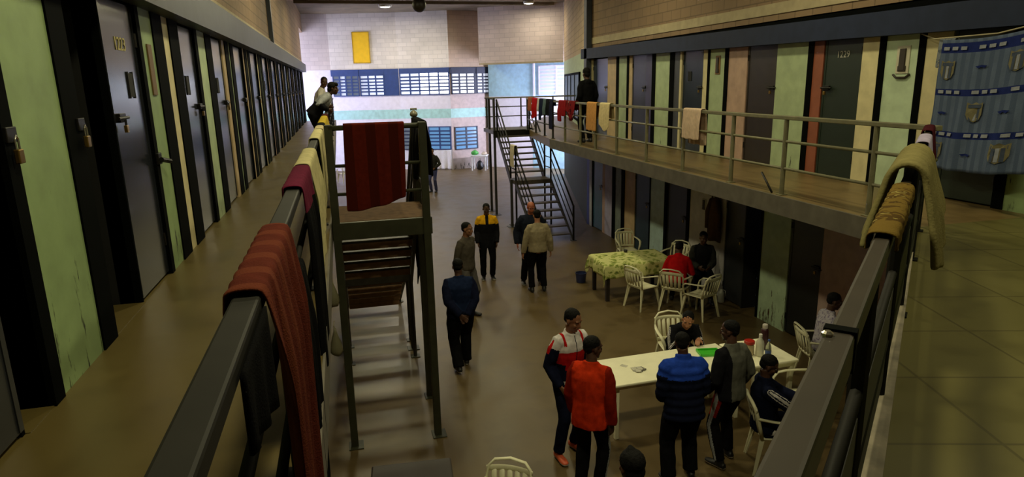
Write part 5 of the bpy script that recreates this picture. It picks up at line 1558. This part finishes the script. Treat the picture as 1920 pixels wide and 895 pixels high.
person('person at the bottom edge, only the black haired head showing', (1.74, 3.62, 0), 5, 1.76, 1.0, SK_DARK, hpitch=8, top=plain(F_DARK, bulk=.012), legs=L_BLACK, shoes=(S_BLK,), hairstyle='peak', seed=8)

person('person in a navy jacket walking away with hands behind the back', (1.50, 9.08, 0), 2, 1.72, 1.12, SK_DARK, lean=4, hpitch=10, rh=(.07, -.17, .90), lh=(-.05, -.19, .92), rp=(1.2, -.15, .1), lp=(-1.2, -.15, .1), rfd=(-.6, -.1, -.7), lfd=(.7, -.1, -.6), rpalm=(0, -1, 0), lpalm=(0, -1, 0),
       top=dict(mats=[F_NAVY, F_NAVY2], rule=lambda q: 0 if q[0] == 'torso' and q[3].z > .02 else 1, bulk=.018, hem=-.10), legs=dict(mats=[F_BLACK], loose=.020, cuff=.02), shoes=(S_BLK, SOLE), lf=(-.09, -.16, .10), rf=(.09, .14, .08), seed=9)

person('person in a grey brown shirt and grey jeans behind the navy jacket', (2.02, 11.28, 0), 222, 1.80, .98, SK_MID, lean=0, hyaw=12, hpitch=4, rh=(.22, -.02, .83), lh=(-.20, -.06, .84), rp=(.4, -1, 0), lp=(-.4, -1, 0),
       top=dict(mats=[F_SHIRT], bulk=.010, hem=-.05, name='shirt'), legs=dict(mats=[F_GJEAN]), shoes=(S_BLK,), seed=10)

person('person in a long black jacket with yellow shoulders facing the camera', (2.88, 13.5, 0), 172, 1.70, 1.02, SK_DARK, hpitch=14, rh=(.20, .10, .85), lh=(-.20, .10, .85), rp=(.4, -1, 0), lp=(-.4, -1, 0),
       top=dict(mats=[F_DARK, F_YEL], rule=lambda q: 1 if (q[0] == 'torso' and q[3].z > .335 and abs(q[3].x) > .035) or (q[0][0] == 'U' and q[1] < .38) else 0, bulk=.022, hem=-.20), legs=dict(mats=[F_BLACK], loose=.006), shoes=(S_BLK, SOLE), seed=11)

person('person in a beige sweater seen from behind in the middle of the hall', (3.66, 12.28, 0), -6, 1.72, 1.06, SK_LIGHT, hpitch=14, rh=(.28, .06, .84), lh=(-.29, .04, .83), top=dict(mats=[F_BEIGE], bulk=.012, hem=-.07, name='sweater', collar=.012), legs=dict(mats=[F_BLACK], loose=.006), shoes=(S_BLK,), lf=(-.13, 0, .08), rf=(.13, .03, .08), seed=12)

person('bald person in a dark jacket facing the camera behind the beige sweater', (3.70, 12.90, 0), 176, 1.79, 1.16, SK_RED, hpitch=18, rh=(.29, .04, .86), lh=(-.29, .04, .86), top=dict(mats=[fab('dark_navy_coat_cloth', (30, 34, 46))], bulk=.022, hem=-.10), legs=dict(mats=[F_BLACK], loose=.008), shoes=(S_BLK, SOLE), hair=None, lf=(-.17, .05, .08), rf=(.17, 0, .08), seed=13)

person('person in a bright red shirt bending forward on a chair at the patterned table', (5.85, 10.54, 0), -32, 1.70, .98, SK_DARK, sit=.44, lean=30, hyaw=-10, hpitch=18, rh=(.15, .42, .66), lh=(-.15, .42, .66), top=dict(mats=[F_REDS], bulk=.010, hem=-.06, name='shirt'), legs=L_BLACK, shoes=(S_BLK,), near=False, seed=14)

person('person in dark clothes sitting against the whitish ground floor panel', (6.64, 11.02, 0), 158, 1.72, 1.02, SK_DARK, sit=.45, lean=4, hyaw=10, hpitch=14, rh=(.10, .30, .66), lh=(-.10, .28, .66), top=dict(mats=[F_GREYD, F_DARK], rule=lambda q: 1 if q[0] == 'torso' else 0, bulk=.016, hem=-.06), legs=L_BLACK, shoes=(S_BLK,), near=False, seed=15)
st = empty('stool', (6.64, 11.04, 0), radians(158), 'dark stool under the person sitting against the ground floor panel', 'stool')
mb = MB(); mb.bbox((-.17, -.17, .40), (.17, .17, .435), m_dwood, .01); mb.build('seat', st)
table_legs(st, [(-.14, -.14), (.14, -.14), (-.14, .14), (.14, .14)], .41, m_dwood, .04)

person('person in a grey jacket and blue jeans standing far back in the hall', (3.40, 25.8, 0), 150, 1.76, .98, SK_MID, hyaw=25, hpitch=6, rh=(.14, .20, .98), lh=(-.16, .18, .96), rp=(1, -.5, 0), lp=(-1, -.5, 0), top=dict(mats=[F_GREYD], bulk=.016, hem=-.08), legs=dict(mats=[F_JEAN]), shoes=(S_BLK,), near=False, seed=16)
person('person in dark blue seated far back behind the left landing rails', (2.30, 30.6, 0), 160, 1.72, 1.0, SK_MID, sit=.44, lean=10, hpitch=10, rh=(.10, .34, .66), lh=(-.10, .34, .66), top=plain(F_NAVY, bulk=.012, hem=-.06), legs=dict(mats=[F_NAVY2]), shoes=(S_BLK,), near=False, seed=17)
chair(2.33, 30.66, 160, 'white plastic chair under the seated person far back')

person('person in a white shirt standing at the left gallery railing', (-.49, 16.4, G), -95, 1.74, .98, SK_DARK, lean=16, hyaw=-70, hpitch=4, rh=(.20, .26, 1.02), lh=(-.20, .26, 1.02), rp=(1, -.5, -.3), lp=(-1, -.5, -.3), top=plain(F_WSHIRT, bulk=.012, hem=-.06), legs=L_BLACK, shoes=(S_BLK,), near=False, seed=18, hairstyle='short')
person('person in a grey sleeved top leaning over the left gallery railing', (-.53, 14.4, G), -92, 1.74, 1.0, SK_DARK, lean=44, hyaw=-10, hpitch=-12, rh=(.22, .30, 1.0), lh=(-.22, .26, 1.0), rp=(.8, -.8, .2), lp=(-.8, -.8, .2), top=dict(mats=[F_GREYL, F_DARK], rule=lambda q: 1 if (q[0] == 'torso' and q[3].z < .22) or q[0][0] == 'F' else 0, bulk=.012, hem=-.06), legs=L_BLACK, shoes=(S_BLK,), near=False, seed=19, hairstyle='bun')
person('person in black standing on the right gallery behind the orange towel', (5.82, 15.2, G), 12, 1.78, 1.0, SK_DARK, hpitch=6, rh=(.22, .08, .86), lh=(-.22, .08, .86), rp=(.3, -1, 0), lp=(-.3, -1, 0), top=plain(F_BLACK, bulk=.020, hood=True, hem=-.10), legs=L_BLACK, shoes=(S_BLK,), near=False, seed=20, hairstyle='full')

bpy.data.scenes.remove(_WS[0])
